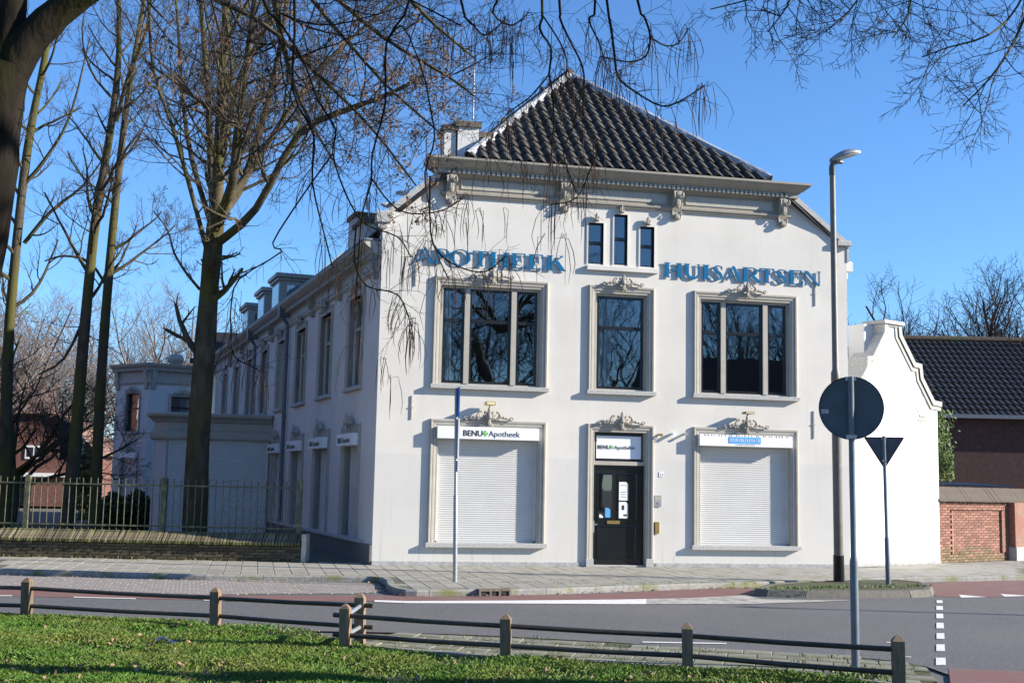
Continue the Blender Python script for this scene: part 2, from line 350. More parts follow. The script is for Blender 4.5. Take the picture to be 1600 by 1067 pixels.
pavement=mb.build('pavement',M['joint'],fixn=False)
if pavement.data.polygons[0].normal.z<0: pavement.data.flip_normals()
pavement['kind']='structure'
# kerb stones, one by one
mbk=None; seg=[]; acc=0; kl=[0]
for i in range(1,len(kp)): kl.append(kl[-1]+(kp[i]-kp[i-1]).length)
def kat(s,pl):
    for i in range(1,len(kl)):
        if s<=kl[i] or i==len(kl)-1:
            t=(s-kl[i-1])/max(1e-6,kl[i]-kl[i-1]); return pl[i-1].lerp(pl[i],t)
kerb=thing('kerb',(kp[9].x,kp[9].y,ZR),'grey concrete kerb edging the pavement in front of the white building','kerb')
s=0; tot=kl[-1]
while s<tot-.05:
    e=min(s+1.0,tot); mb=MB(); m_=5; vs=[]
    for k in range(m_+1):
        q=s+.004+(e-s-.008)*k/m_; a=kat(q,ko); b=kat(q,ki)
        vs+=[(a.x,a.y,ZR-.02),(a.x,a.y,-.025),(a.x*.85+b.x*.15,a.y*.85+b.y*.15,.002),(b.x,b.y,.002),(b.x,b.y,-.05)]
    fs=[(k*5+j,k*5+j+1,k*5+6+j,k*5+5+j) for k in range(m_) for j in range(4)]+[(0,1,2,3,4),tuple(range(m_*5,m_*5+5))]
    mb.add(vs,fs); mb.build('kerb_stone',M['kerb'],kerb); s=e
# pavement tiles 30x30, each its own piece
mb=MB(); mb.bbox(-.1445,.1445,-.1445,.1445,-.05,0,.004); sl_=mesh_of(mb,'paving_tile',M['slab'])
reg=[(p.x,p.y) for p in offs(kp,-.16)][1:-1]+[(17.3,3.6),(14.0,2.1),(10.55,-.10),(5.95,-.08),(.0,-.08),(-.05,.75),(-1.25,.62),(-7.4,1.9)]
ts=[]
for i in range(-34,70):
    for j in range(-30,20):
        # joints lean with the street: 45 degree offset rows on the right, square on the left
        p=Vector((i*.30,j*.30-.13+(i%2)*.15,0))
        if inpoly(p,reg): ts.append(((p-CAM).length,Matrix.Translation((p.x,p.y,rng.uniform(-.002,.003)))@Matrix.Rotation(rng.uniform(-.008,.008),4,'Z')@Matrix.Rotation(rng.uniform(-.006,.006),4,'X')))
ts.sort(key=lambda q:q[0]); pieces('paving_tile',sl_,[q[1] for q in ts],pavement,M['slab'],300,'far_paving_tiles')
# drain in the kerb
b=gnd(767,930,ZR); kd=(kat(kl[12]+.5,ko)-kat(kl[12],ko)).normalized(); ax=math.atan2(kd.y,kd.x)
Mx=Matrix.Translation(gnd(772,926,-.05)+Vector((0,.0,0)))@Matrix.Rotation(ax,4,'Z')
dr=thing('kerb_drain',gnd(767,930,ZR),'rusty iron gully with three openings set in the kerb','drain')
mb=MB(Mx); mb.box(-.27,.27,-.035,.1,.03,.065); 
for x in (-.27,-.09,.07,.245): mb.box(x,x+.035,-.035,.02,-.055,.03)
mb.build('gully_frame',M['capstone'],dr); mb=MB(Mx); mb.box(-.25,.25,-.012,.03,-.055,.028); mb.build('gully_opening',M['room'],dr)
# traffic island
it=[(1180,920.5),(1200,914),(1240,910),(1320,907),(1400,906.5),(1440,910),(1456,917),(1452,922.5),(1420,924),(1340,924.5),(1260,924),(1200,922.5)]
ip=[gnd(u,v,.0) for u,v in it]
c=sum(ip,Vector())/len(ip); out=[c+(p-c)*1.0+(p-c).normalized()*.06 for p in ip]
isl=thing('traffic_island',(c.x,c.y,ZR),'kerbed traffic island with moss and weeds at the foot of the lamp post','traffic island')
n=len(ip); mb=MB(); mb.add([(p.x,p.y,.012) for p in ip],[tuple(range(n))]); o=mb.build('verge_soil',M['soil'],isl,fixn=False)
if o.data.polygons[0].normal.z<0: o.data.flip_normals()
for i in range(n):
    a,b2=ip[i],ip[(i+1)%n]; A,B=out[i],out[(i+1)%n]; g_=.012
    mb=MB(); a2=a.lerp(b2,g_);b3=b2.lerp(a,g_);A2=A.lerp(B,g_);B2=B.lerp(A,g_); ai=a+(c-a).normalized()*.12; bi=b2+(c-b2).normalized()*.12
    mb.add([(A2.x,A2.y,ZR-.02),(B2.x,B2.y,ZR-.02),(b3.x,b3.y,.02),(a2.x,a2.y,.02),(bi.x,bi.y,.02),(ai.x,ai.y,.02),(bi.x,bi.y,-.1),(ai.x,ai.y,-.1)],[(0,1,2,3),(3,2,4,5),(5,4,6,7),(0,3,5,7),(1,6,4,2)])
    mb.build('kerb_block',M['kerbd'],isl)
# near verge: slabs between fence and road, grass behind
vp=[(545,1008),(600,990),(640,989.5),(780,994),(960,1004),(1100,1014),(1280,1022),(1400,1033),(1440,1039),(1453,1048),(1458,1067),(1462,1110),(1330,1066),(1180,1053),(960,1041),(780,1030.5),(640,1020),(600,1016)]
ZV=-.05
vpp=px(vp,ZV); vb=flat('verge_paving',vpp,ZV,M['soil'])
mb=MB(); mb.bbox(-.147,.147,-.147,.147,-.05,0,.006); sg=mesh_of(mb,'verge_slab',M['slabg']); d2=(px([(1280,1022)],ZV)[0]-px([(640,989.5)],ZV)[0]).normalized(); n2=Vector((-d2.y,d2.x,0)); o2=px([(640,989.5)],ZV)[0]; ts=[]
for i in range(-6,34):
    for j in range(-8,1):
        p=o2+d2*(i*.302+(j%2)*.15)+n2*(j*.302-.16)
        if inpoly(p,vpp) and inpoly(p+d2*.1-n2*.08,vpp) and rng.random()>.05: ts.append(((p-CAM).length,Matrix.Translation((p.x,p.y,ZV+.010+rng.uniform(-.004,.003)))@Matrix.Rotation(math.atan2(d2.y,d2.x)+rng.uniform(-.02,.02),4,'Z')@Matrix.Rotation(rng.uniform(-.012,.012),4,'X')))
pieces('verge_slab',sg,[q[1] for q in ts],vb,M['slabg'])
# low concrete edging between slabs and grass
ed=px([(560,1013),(640,1021),(780,1031.5),(960,1042),(1180,1054.5),(1330,1067),(1400,1075)],ZV); mb=MB(); mb.sweep([(p.x,p.y) for p in ed],[(-.03,-.1),(-.03,.045),(.03,.045),(.03,-.1)],lambda x,y,h:(x,y,ZV+h)); e_=mb.build('concrete_edging',M['kerb']); tag(e_,'thin concrete edging strip between the weedy slabs and the lawn','edging')
lawn_px=[(-300,955),(0,965),(170,970),(320,976),(470,985),(530,1003),(560,1014),(640,1022),(780,1032.5),(960,1043),(1180,1055.5),(1330,1068),(1420,1080)]
lp=px(lawn_px,-.03)+[Vector((3.2,-16,0)),Vector((3,-45,0)),Vector((-40,-45,0)),Vector((-40,-6,0))]
flat('lawn_soil',lp,-.03,M['soil'])
# grass blades
rg=random.Random(11); vs=[];fs=[]; lpo=[(p.x,p.y) for p in lp]; cnt=0
import mathutils
def lawn_h(x,y): return -.03+.02*mathutils.noise.noise((x*.7,y*.7,0))
while cnt<230000:
    u=rg.uniform(-60,1500); v=rg.uniform(950,1110); p=gnd(u,v,-.03)
    # uniform per ground area: reject by squared distance
    if rg.random()>((p-CAM).length/17.5)**3: continue
    if not inpoly(p,lpo): continue
    dn=mathutils.noise.noise((p.x*1.3,p.y*1.3,3.))
    if dn<-.16 and rg.random()<.85: continue
    h=rg.uniform(.04,.095)*(1+.5*dn); a=rg.uniform(0,6.283); w=rg.uniform(.0022,.0045); t=Vector((math.cos(a),math.sin(a),0)); le=Vector((rg.gauss(0,.42),rg.gauss(0,.42),1)).normalized()*h
    z=lawn_h(p.x,p.y); b=Vector((p.x,p.y,z)); k=len(vs); bend=Vector((le.x*.5,le.y*.5,-.15*h))
    vs+=[b-t*w,b+t*w,b+le*.6+t*w*.7,b+le+bend]; fs+=[(k,k+1,k+2),(k,k+2,k+3)]; cnt+=1
me=D.meshes.new('grass'); me.from_pydata([tuple(q) for q in vs],[],fs); me.materials.append(M['grass']); go=D.objects.new('grass',me); COL.objects.link(go); tag(go,'short green grass of the park lawn in the foreground','grass',kind='stuff')
# dry leaves and twigs on the lawn
mb=MB(); rl=random.Random(5)
for i in range(380):
    while True:
        p=gnd(rl.uniform(-40,1250),rl.uniform(972,1085),-.03)
        if inpoly(p,lpo) and (mathutils.noise.noise((p.x*.9,p.y*.9,7))>-.1 or rl.random()<.3): break
    q=Matrix.Translation((p.x,p.y,.0+rl.uniform(-.005,.035)))@Matrix.Rotation(rl.uniform(0,6.28),4,'Z')@Matrix.Rotation(rl.gauss(0,.5),4,'X')@Matrix.Rotation(rl.gauss(0,.5),4,'Y'); s_=rl.uniform(.015,.042)
    mb.M=q; pts=[]; 
    for k in range(9):
        an=2*math.pi*k/9; r_=s_*(1 if k%2 else .62)*rl.uniform(.8,1.1); pts.append((r_*math.cos(an),r_*.75*math.sin(an),.35*s_*math.cos(2*an)))
    mb.add([(0,0,0)]+pts,[(0,k+1,(k+1)%9+1) for k in range(9)])
o=mb.build('fallen_leaves',M['leaflawn'],fixn=False); tag(o,'brown fallen leaves scattered over the lawn','leaves',kind='stuff')
mb=MB()
for i in range(120):
    u=rl.choice([rl.uniform(100,300),rl.uniform(0,1100)]); p=gnd(u,rl.uniform(980,1080),-.03)
    if not inpoly(p,lpo): continue
    a=rl.uniform(0,3.14); l=rl.uniform(.05,.2); d=Vector((math.cos(a),math.sin(a),rl.uniform(-.1,.25))); p.z=.02
    mb.tube([p,p+d*l*.5+Vector((0,0,.01)),p+d*l],[.003,.0025,.0015],3)
o=mb.build('fallen_twigs',M['twig'],fixn=False); tag(o,'small dead twigs lying in the grass','twigs',kind='stuff')
# weeds: around island, verge, wall feet
def weeds(name,label,pts,h=.06,n=14,mat_='ivy',spread=.06):
    mb=MB(); r=random.Random(len(pts)*7+n)
    for p in pts:
        for i in range(n):
            b=Vector((p.x+r.gauss(0,spread),p.y+r.gauss(0,spread),p.z)); d=Vector((r.gauss(0,.6),r.gauss(0,.6),1)).normalized()*h*r.uniform(.4,1.2); t=Vector((r.uniform(-1,1),r.uniform(-1,1),0)).normalized()*h*.16
            mb.add([b-t*.5,b+t*.5,b+d*.6+t,b+d,b+d*.6-t],[(0,1,2,3,4)])
    o=mb.build(name,M[mat_],fixn=False); return tag(o,label,'weeds',kind='stuff')
weeds('sign_post_weeds','bright green weeds round the foot of the round sign post',[gnd(u,v,ZV+.02) for u,v in ((1322,1056),(1335,1053),(1352,1053),(1368,1056),(1378,1062),(1315,1061),(1345,1060),(1165,1053),(1230,1052),(1300,1049),(1250,1060))],.07,26)
weeds('verge_weeds','low weeds growing in the joints of the verge slabs',[q for q in (gnd(rl.uniform(600,1440),rl.uniform(988,1062),ZV+.01) for i in range(260)) if inpoly(q,vpp)],.035,7,spread=.05)
weeds('island_weeds','yellowish weeds and moss on the traffic island',[ip[0].lerp(ip[5],t)*.5+ip[11].lerp(ip[7],t)*.5+Vector((rl.gauss(0,.1),rl.gauss(0,.12),.01)) for t in [i/40 for i in range(41)]],.05,14)
weeds('wall_foot_weeds','green moss and weeds along the foot of the low brick wall',[Vector((-7.9+i*.085,2.12-(i*.085)*.206-.04,0)) for i in range(78)],.05,8)
weeds('kerb_weeds','thin weeds in the gutter and along the kerb top',[gnd(rl.uniform(720,1180),0*0+rl.uniform(909,913),.0) for i in range(40)],.03,6)

mb=MB(); rq=random.Random(14)
for i in range(420):
    s_=rq.uniform(kl[1]-3,kl[18]); a=kat(s_,ko); d=rq.expovariate(14)+.02; t=kat(min(s_+.05,tot),ko)-a
    n_=Vector((t.y,-t.x,0)).normalized() if t.length>1e-6 else Vector((0,-1,0)); p=a+n_*d; q=Matrix.Translation((p.x,p.y,ZR+.016+rq.uniform(0,.012)))@Matrix.Rotation(rq.uniform(0,6.28),4,'Z')@Matrix.Rotation(rq.gauss(0,.5),4,'X'); mb.M=q; l=rq.uniform(.012,.038)
    mb.add([(-l,0,0),(0,-l*.5,l*.2),(l,0,0),(0,l*.5,l*.15)],[(0,1,2,3)])
o=mb.build('gutter_leaves',M['leaflawn'],fixn=False); tag(o,'small dry leaves and grit collected along the gutter','leaves',kind='stuff')
# ================= MAIN BUILDING =================
FI=Matrix.Identity(4)
SW=Matrix(((math.sin(ANG),math.cos(ANG),0,0),(-math.cos(ANG),math.sin(ANG),0,0),(0,0,1,0),(0,0,0,1)))   # side wall frame: x runs to the front corner, y inward
WX=10.483
bld=thing('corner_building',(5.2,0,0),'white stuccoed corner building with half-hipped tiled roof, pharmacy on the ground floor','building')
def wall(name,outline,holes,Mx,matn,parent,reveal=.16):
    bm=bmesh.new()
    def loop(pts):
        v=[bm.verts.new(Mx@Vector((x,0,z))) for x,z in pts]; return [bm.edges.new((v[i],v[(i+1)%len(v)])) for i in range(len(v))]
    ed=loop(outline)
    for x0,x1,z0,z1 in holes: ed+=loop([(x0,z0),(x1,z0),(x1,z1),(x0,z1)])
    bmesh.ops.triangle_fill(bm,use_beauty=True,use_dissolve=False,edges=ed)
    inn=Mx.to_3x3()@Vector((0,-1,0))
    for f in bm.faces:
        f.normal_update()
        if f.normal.dot(inn)<0: f.normal_flip()
    for x0,x1,z0,z1 in holes:
        c=[(x0,z0),(x1,z0),(x1,z1),(x0,z1)]
        for i in range(4):
            a,b=c[i],c[(i+1)%4]; bm.faces.new([bm.verts.new(Mx@Vector(q)) for q in ((a[0],0,a[1]),(b[0],0,b[1]),(b[0],reveal,b[1]),(a[0],reveal,a[1]))])
    me=D.meshes.new(name); bm.to_mesh(me); bm.free(); me.materials.append(M[matn]); o=D.objects.new(name,me); COL.objects.link(o); par(o,parent); return o
def ornament(mb,cx,z,w,h,y0,sc=1.):
    # carved crest: palmette on a drop, scrolls to both sides
    hw=w/2
    for k in range(-2,3):
        an=k*.5; rot=Matrix.Rotation(an,3,'Y'); l=h*(.62 if k==0 else .5 if abs(k)==1 else .36)
        mb.ell((cx+math.sin(an)*l*.75,y0-.07-.015*(2-abs(k)),z+.02+math.cos(an)*l*.75),.036*sc*(1.2 if k==0 else 1),.035,l*.5,6,5,rot)
    mb.ell((cx,y0-.10,z+h*.28),.055*sc,.05,.075*sc,8,6); mb.ell((cx,y0-.09,z-h*.12),.045*sc,.045,h*.22,6,5); mb.ell((cx-.05*sc,y0-.075,z-h*.25),.03*sc,.03,.05*sc,6,4); mb.ell((cx+.05*sc,y0-.075,z-h*.25),.03*sc,.03,.05*sc,6,4)
    for s in (-1,1):
        # big C-scroll
        pts=[];rd=[]
        for i in range(15):
            t=i/14; an=math.pi*.5+t*math.pi*1.75; r=h*.30*(1-.62*t); pts.append((cx+s*(hw*.30+r*math.cos(an)*-1),y0-.05-.03*t,z+h*.27+r*math.sin(an))); rd.append(.026*sc*(1-.35*t))
        mb.tube(pts,rd,5)
        # S-tail towards the tip with a small volute
        pts=[];rd=[]
        for i in range(18):
            t=i/17; x=hw*(.28+.62*t); pts.append((cx+s*x,y0-.05-.012*math.sin(t*6),z+h*(.10+.17*math.sin(t*math.pi*1.15)*(1-.3*t)))); rd.append(.03*sc*(1-.5*t))
        mb.tube(pts,rd,5)
        pts=[(cx+s*(hw*.90+.045*sc*math.cos(a)*(1-a/9)),y0-.055,z+h*.12+.05*sc*math.sin(a)*(1-a/9)) for a in [i*.55 for i in range(13)]]
        mb.tube(pts,[.016*sc]*13,4)
        for xx,zz,rr in ((.47,.26,.05),(.60,.22,.045),(.72,.17,.036),(.16,.12,.04),(.38,.10,.035)):
            mb.ell((cx+s*hw*xx,y0-.055,z+h*zz),rr*sc*1.25,.032,rr*sc*.7,6,4,Matrix.Rotation(s*.5,3,'Y'))
ARCH=[(0,0),(0,.055),(.02,.066),(.05,.062),(.062,.04),(.075,.046),(.115,.04),(.125,.022),(.165,.022),(.17,0),(.17,-.12)]
def architrave(mb,x0,x1,z0,z1,prof=ARCH):
    mb.sweep([(x0,z0),(x0,z1),(x1,z1),(x1,z0)],prof,lambda x,z,h:(x,-h,z))
def sash(parent,Mx,x0,x1,z0,z1,y,tr=None,name='sash',matn='black',fw=.05):
    mb=MB(Mx)
    mb.box(x0,x0+fw,y,y+.05,z0,z1); mb.box(x1-fw,x1,y,y+.05,z0,z1); mb.box(x0+fw,x1-fw,y+.001,y+.049,z0,z0+fw*1.2); mb.box(x0+fw,x1-fw,y+.001,y+.049,z1-fw,z1)
    cells=[(z0+fw*1.2,z1-fw)]
    if tr: zt=z0+(z1-z0)*tr; mb.box(x0+fw,x1-fw,y-.008,y+.048,zt-.035,zt+.035); cells=[(z0+fw*1.2,zt-.035),(zt+.035,z1-fw)]
    s=mb.build(name,M[matn],parent)
    for a,b in cells:
        mb=MB(Mx); mb.poly([(x0+fw,y+.03,a),(x1-fw,y+.03,a),(x1-fw,y+.03,b),(x0+fw,y+.03,b)]); mb.build('pane',M['glass'],parent,fixn=False)
    return s
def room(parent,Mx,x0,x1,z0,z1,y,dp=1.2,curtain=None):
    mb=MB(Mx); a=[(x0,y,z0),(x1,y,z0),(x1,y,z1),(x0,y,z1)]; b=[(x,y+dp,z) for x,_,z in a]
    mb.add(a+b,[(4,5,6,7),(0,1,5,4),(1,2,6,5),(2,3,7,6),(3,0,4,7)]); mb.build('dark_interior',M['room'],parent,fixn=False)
    if curtain:
        mb=MB(Mx); n=26; p=[]
        for i in range(n+1):
            t=i/n; x=x0+(x1-x0)*(curtain[0]+(curtain[1]-curtain[0])*t); xb=x0+(x1-x0)*(curtain[0]+(curtain[2]-curtain[0])*t); p.append((xb,x,y+.16+.02*math.sin(t*40)))
        mb.add([(q[0],q[2],z0+.02) for q in p]+[(q[1],q[2],z1-.02) for q in p],[(i,i+1,n+2+i,n+1+i) for i in range(n)]); mb.build('curtain',M['curtain'],parent,fixn=False,smooth=True)
def sill(parent,Mx,x0,x1,z0,h=.085,pr=.12):
    mb=MB(Mx); mb.bbox(x0,x1,-pr,.1,z0,z0+h,.008); return mb.build('sill',M['stone'],parent)
def frame_obj(Mx,x0,x1,z0,z1,parent,nm='window',matn='trim'):
    mb=MB(Mx); architrave(mb,x0,x1,z0,z1); return mb.build(nm,M[matn],parent)
def crest(parent,Mx,cx,z,w,h,y0=-.05,sc=1.,matn='ornament'):
    mb=MB(Mx); ornament(mb,cx,z,w,h,y0,sc); return mb.build('carved_crest',M[matn],parent,smooth=True)
def text_mesh(name,body,mat_,Mx,size,parent,extr=.002,bold=0.):
    cu=D.curves.new(name,'FONT'); cu.body=body; cu.size=size; cu.extrude=extr; cu.offset=bold; cu.align_x='LEFT'; cu.resolution_u=3
    ob=D.objects.new(name,cu); COL.objects.link(ob); dg=bpy.context.evaluated_depsgraph_get(); dg.update(); me=D.meshes.new_from_object(ob.evaluated_get(dg)); D.objects.remove(ob); D.curves.remove(cu)
    me.transform(Mx@Matrix.Rotation(math.pi/2,4,'X')); me.materials.clear(); me.materials.append(mat_); me.name=name
    o=D.objects.new(name,me); COL.objects.link(o); par(o,parent); return o
def benu(parent,Mx,x,z,y,size):
    text_mesh('lettering','BENU',M['ink'],Mx@Matrix.Translation((x,y,z)),size,parent,bold=.004*size/.2)
    cx=x+size*2.86; cz=z+size*.36; mb=MB(Mx); k=size*.34; t=size*.15
    mb.prism([(cx+a*k,y-.002,cz+b*k) for a,b in ((-.42,-1),(.42,-1),(.42,-.42),(1,-.42),(1,.42),(.42,.42),(.42,1),(-.42,1),(-.42,.42),(-1,.42),(-1,-.42),(-.42,-.42))],(0,.004,0)); mb.build('green_cross',M['green'],parent)
    mb=MB(Mx); mb.tube([(cx-k*.35,y-.004,cz-k*.25),(cx-k*.1,y-.004,cz+k*.3),(cx+k*.3,y-.004,cz+k*.4),(cx+k*.15,y-.004,cz),(cx-k*.2,y-.004,cz-k*.05)],k*.1,4); mb.build('leaf_mark',M['white'],parent)
    text_mesh('lettering','Apotheek',M['ink'],Mx@Matrix.Translation((x+size*3.28,y,z)),size,parent)
def shutter(parent,Mx,x0,x1,z0,z1,y,step=.045):
    mb=MB(Mx); n=int((z1-z0)/step); vs=[];fs=[]
    for i in range(n):
        z=z0+i*step
        for dz,dy in ((0,.010),(.006,.0),(step*.55,-.006),(step-.006,0),(step-.001,.010)): vs+=[(x0,y+dy,z+dz),(x1,y+dy,z+dz)]
    fs=[(2*i,2*i+1,2*i+3,2*i+2) for i in range(n*5-1)]
    mb.add(vs,fs); o=mb.build('shutter_slats',M['shutter'],parent,kind='stuff',fixn=False)
    mb=MB(Mx); mb.box(x0-.045,x0,y-.03,y+.03,z0,z1); mb.box(x1,x1+.045,y-.03,y+.03,z0,z1); mb.box(x0,x1,y-.012,y+.02,z0-.03,z0); mb.build('shutter_guide',M['shutter'],parent)
ZU0,ZU1=3.614,5.956; ZL0,ZL1=.374,2.984
xs=[(1.108,3.568),(4.452,5.935),(6.823,9.249)]
holes=[]; iw=.165
for x0,x1 in xs: holes.append((x0+iw,x1-iw,ZU0+.08,ZU1-iw))
for k in (0,2): holes.append((xs[k][0]+iw,xs[k][1]-iw,ZL0+.08,ZL1-iw))
holes.append((xs[1][0]+iw,xs[1][1]-iw,0.0+.001,ZL1-iw))
smw=[(4.43,4.77,6.42,7.32),(5.01,5.31,6.43,7.54),(5.60,5.92,6.42,7.31)]
holes+= smw
out=[(0,0),(xs[1][0]+iw,0),(xs[1][1]-iw,0),(WX,0),(WX,7.18),(10.13,7.40),(9.1,8.2),(9.1,8.4),(1.3,8.4),(1.3,8.2),(.19,7.25),(0,7.10)]
hd=holes.pop(5)
# door opening is part of the outline
out=[(0,0),(hd[0],0),(hd[0],hd[3]),(hd[1],hd[3]),(hd[1],0)]+out[3:]
fw_=wall('facade_wall',out,holes,FI,'stucco',bld)
mb=MB(); 
for a,b in (((hd[0],0),(hd[0],hd[3])),((hd[0],hd[3]),(hd[1],hd[3])),((hd[1],hd[3]),(hd[1],0))): mb.poly([(a[0],0,a[1]),(b[0],0,b[1]),(b[0],.2,b[1]),(a[0],.2,a[1])])
mb.build('door_reveal',M['trim'],bld,fixn=False)
# upper windows
for k,(x0,x1) in enumerate(xs):
    w=frame_obj(FI,x0,x1,ZU0+.08,ZU1,bld); sill(w,FI,x0-.025,x1+.025,ZU0)
    a,b,c,d=x0+iw,x1-iw,ZU0+.085,ZU1-iw
    crest(w,FI,(x0+x1)/2,ZU1-.01,.92,.30)
    mb=MB(); mb.box(a,a+.05,.06,.16,c,d); mb.box(b-.05,b,.06,.16,c,d); mb.box(a+.05,b-.05,.061,.159,d-.05,d); mb.box(a+.05,b-.05,.061,.159,c,c+.04)
    if k!=1:
        W_=b-a; m1,m2=a+W_*.265,a+W_*.735
        for m in (m1,m2): mb.box(m-.055,m+.055,.04,.158,c+.04,d-.05)
        lights=[(a+.05,m1-.055),(m1+.055,m2-.055),(m2+.055,b-.05)]
    else: lights=[(a+.05,b-.05)]
    mb.build('casing',M['trim'],w)
    for l0,l1 in lights: sash(w,FI,l0,l1,c+.04,d-.05,.09,.66)
    room(w,FI,a,b,c,d,.17,1.4,(0,.45,.36) if k==1 else (0,.12,.14) if k==0 else None)
# ground floor shuttered windows
for k in (0,2):
    x0,x1=xs[k]; w=frame_obj(FI,x0,x1,ZL0+.08,ZL1,bld); sill(w,FI,x0-.04,x1+.03,ZL0,.09)
    crest(w,FI,(x0+x1)/2-.02,ZL1-.02,1.05,.34)
    a,b,c,d=x0+iw,x1-iw,ZL0+.09,ZL1-iw
    shutter(w,FI,a+.05,b-.05,c+.03,d,.13)
    bx0,bx1=(1.245,3.385) if k==0 else (6.925,9.06)
    mb=MB(); mb.bbox(bx0,bx1,-.17,.09,2.585,2.83,.006); bo=mb.build('sign_box',M['boxw'],w)
    if k==0: benu(w,FI,1.77,2.645,-.173,.165)
    else:
        mb=MB(); mb.box(7.58,8.32,-.176,-.1705,2.645,2.785); mb.build('street_sign',M['bluebox'],w)
        text_mesh('lettering','KORVELPLEIN 10',M['white'],Matrix.Translation((7.612,-.1785,2.683)),.0905,w)
        mb=MB(); xx=7.73
        while xx<8.19: q_=random.uniform(.008,.02); mb.box(xx,xx+q_,-.1725,-.171,2.607,2.607+random.uniform(.014,.024)); xx+=q_+.007
        mb.build('small_print',M['trimd'],w,kind='stuff')
        mb=MB()
        for i in range(26): xx=bx0+.1+i*.078+random.uniform(-.02,.02); mb.box(xx,xx+random.uniform(.01,.035),-.1712,-.16,2.80-random.uniform(0,.006),2.826)
        mb.build('rust_chips',M['capstone'],w)
    # floodlight on the crest
    cx=(x0+x1)/2-.02
    mb=MB(); mb.tube([(cx,-.12,3.24),(cx,-.2,3.29)],.014,5); mb.bbox(cx-.10,cx+.10,-.30,-.10,3.285,3.36 if k==0 else 3.335,.01); mb.build('floodlight',M['brass'] if k==0 else M['black'],w)
    mb=MB(); mb.box(cx-.085,cx+.085,-.304,-.3005,3.295,3.35 if k==0 else 3.325); mb.build('floodlight_lens',mat('lamp_lens%d'%k,(.75,.62,.34),.3,.1),w)
# three slit windows with common sill
w=None
for x0,x1,z0,z1 in smw:
    mb=MB(); mb.sweep([(x0,z0),(x0,z1),(x1,z1),(x1,z0)],[(-.035,0),(-.035,.02),(0,.022),(0,-.1)],lambda x,z,h:(x,-h,z)); w=mb.build('window',M['stucco'],bld)
    sash(w,FI,x0,x1,z0,z1,.06,.52,fw=.03); room(w,FI,x0,x1,z0,z1,.13,.6,(0,.3,.3) if x0>5.5 else None)
    mb=MB(); cx=(x0+x1)/2; mb.ell((cx,-.06,z1+.10),.05,.05,.09,7,5); mb.ell((cx,-.07,z1+.05),.075,.05,.04,7,5); mb.ell((cx,-.08,z1+.16),.028,.03,.05,6,4); mb.ell((cx-.035,-.08,z1+.10),.02,.03,.06,6,4); mb.ell((cx+.035,-.08,z1+.10),.02,.03,.06,6,4); mb.build('carved_crest',M['ornament'],w,smooth=True)
mb=MB(); mb.bbox(4.40,6.0,-.09,.02,6.28,6.385,.01); mb.build('window_ledge',M['stucco'],bld)
# door
x0,x1=xs[1]; df=frame_obj(FI,x0,x1,.0,ZL1,bld,'door_surround'); crest(df,FI,(x0+x1)/2,ZL1-.02,1.05,.34)
mb=MB(); 
for a in (x0+.005,x1-.165): mb=MB(); mb.bbox(a,a+.16,-.085,.02,.0,.17,.01); mb.build('plinth_block',M['stone'],df)
a,b=x0+iw,x1-iw; 
mb=MB(); mb.bbox(a,b,-.02,.3,0.0,.03,.004); mb.build('threshold',M['stone'],df)
mb=MB(); mb.bbox(a,b,.04,.15,2.12,2.20,.008); mb.box(a,a+.04,.06,.16,2.2,2.82); mb.box(b-.04,b,.06,.16,2.2,2.82); mb.build('transom_bar',M['trim'],df)
mb=MB(); mb.box(a+.04,b-.04,.10,.14,2.2,2.82); mb.build('transom_frame',M['black'],df)
mb=MB(); mb.box(a+.08,b-.08,.092,.0995,2.26,2.74); tp=mb.build('transom_sign',M['boxw'],df); benu(df,FI,4.715,2.46,.089,.115)
dr_=None
mb=MB(); mb.box(a+.005,b-.005,.12,.17,.035,2.115); dr_=mb.build('door',M['door'],bld); dw=b-a
def moulding(x0,x1,z0,z1,y=.12):
    mb=MB(); mb.sweep([(x0,z0),(x0,z1),(x1,z1),(x1,z0),(x0,z0)],[(0,-.001),(.0,.014),(.018,.018),(.03,.0)],lambda x,z,h:(x,y-h,z)); mb.build('door_moulding',M['door'],dr_)
moulding(a+.12,a+.47,.95,1.95); moulding(a+dw-.58,a+dw-.16,.98,1.95); moulding(a+.12,a+dw-.17,.16,.85)
mb=MB(); mb.poly([(a+.155,.117,.985),(a+.44,.117,.985),(a+.44,.117,1.915),(a+.155,.117,1.915)]); mb.build('pane',M['glass'],dr_,fixn=False)
def sheet(x0,x1,z0,z1,m,nm,y=.113,sh=0):
    mb=MB(); mb.poly([(x0,y,z0),(x1,y,z0+sh),(x1+sh,y,z1-.04),(x1-.05,y,z1),(x0,y,z1)]); mb.build(nm,M[m],dr_,fixn=False)
sheet(a+.60,a+.80,1.38,1.77,'boxw','notice'); sheet(a+.60,a+.80,.98,1.35,'boxw','notice'); 
for z in (1.69,1.55,1.50,1.45): mb=MB(); mb.box(a+.635,a+.635+.13*(1 if z>1.6 else .9),.1115,.1125,z,z+.012); mb.build('notice_line',M['ink'],dr_)
mb=MB(); mb.box(a+.66,a+.72,.111,.1125,1.18,1.28); mb.box(a+.70,a+.78,.111,.1125,1.05,1.09); mb.build('notice_picture',M['ink'],dr_)
sheet(a+.30,a+.41,1.02,1.22,'bluebox','sticker',.114); sheet(a+.17,a+.25,1.01,1.08,'boxw','sticker',.114)
mb=MB(); mb.bbox(a+.34,a+.62,.10,.12,.885,.955,.006); mb.build('letterbox',M['brass'],dr_)
mb=MB(); mb.box(a+.39,a+.40,.096,.10,.915,.925); mb.box(a+.5,a+.51,.096,.10,.915,.925); mb.build('letterbox_screw',M['ink'],dr_)
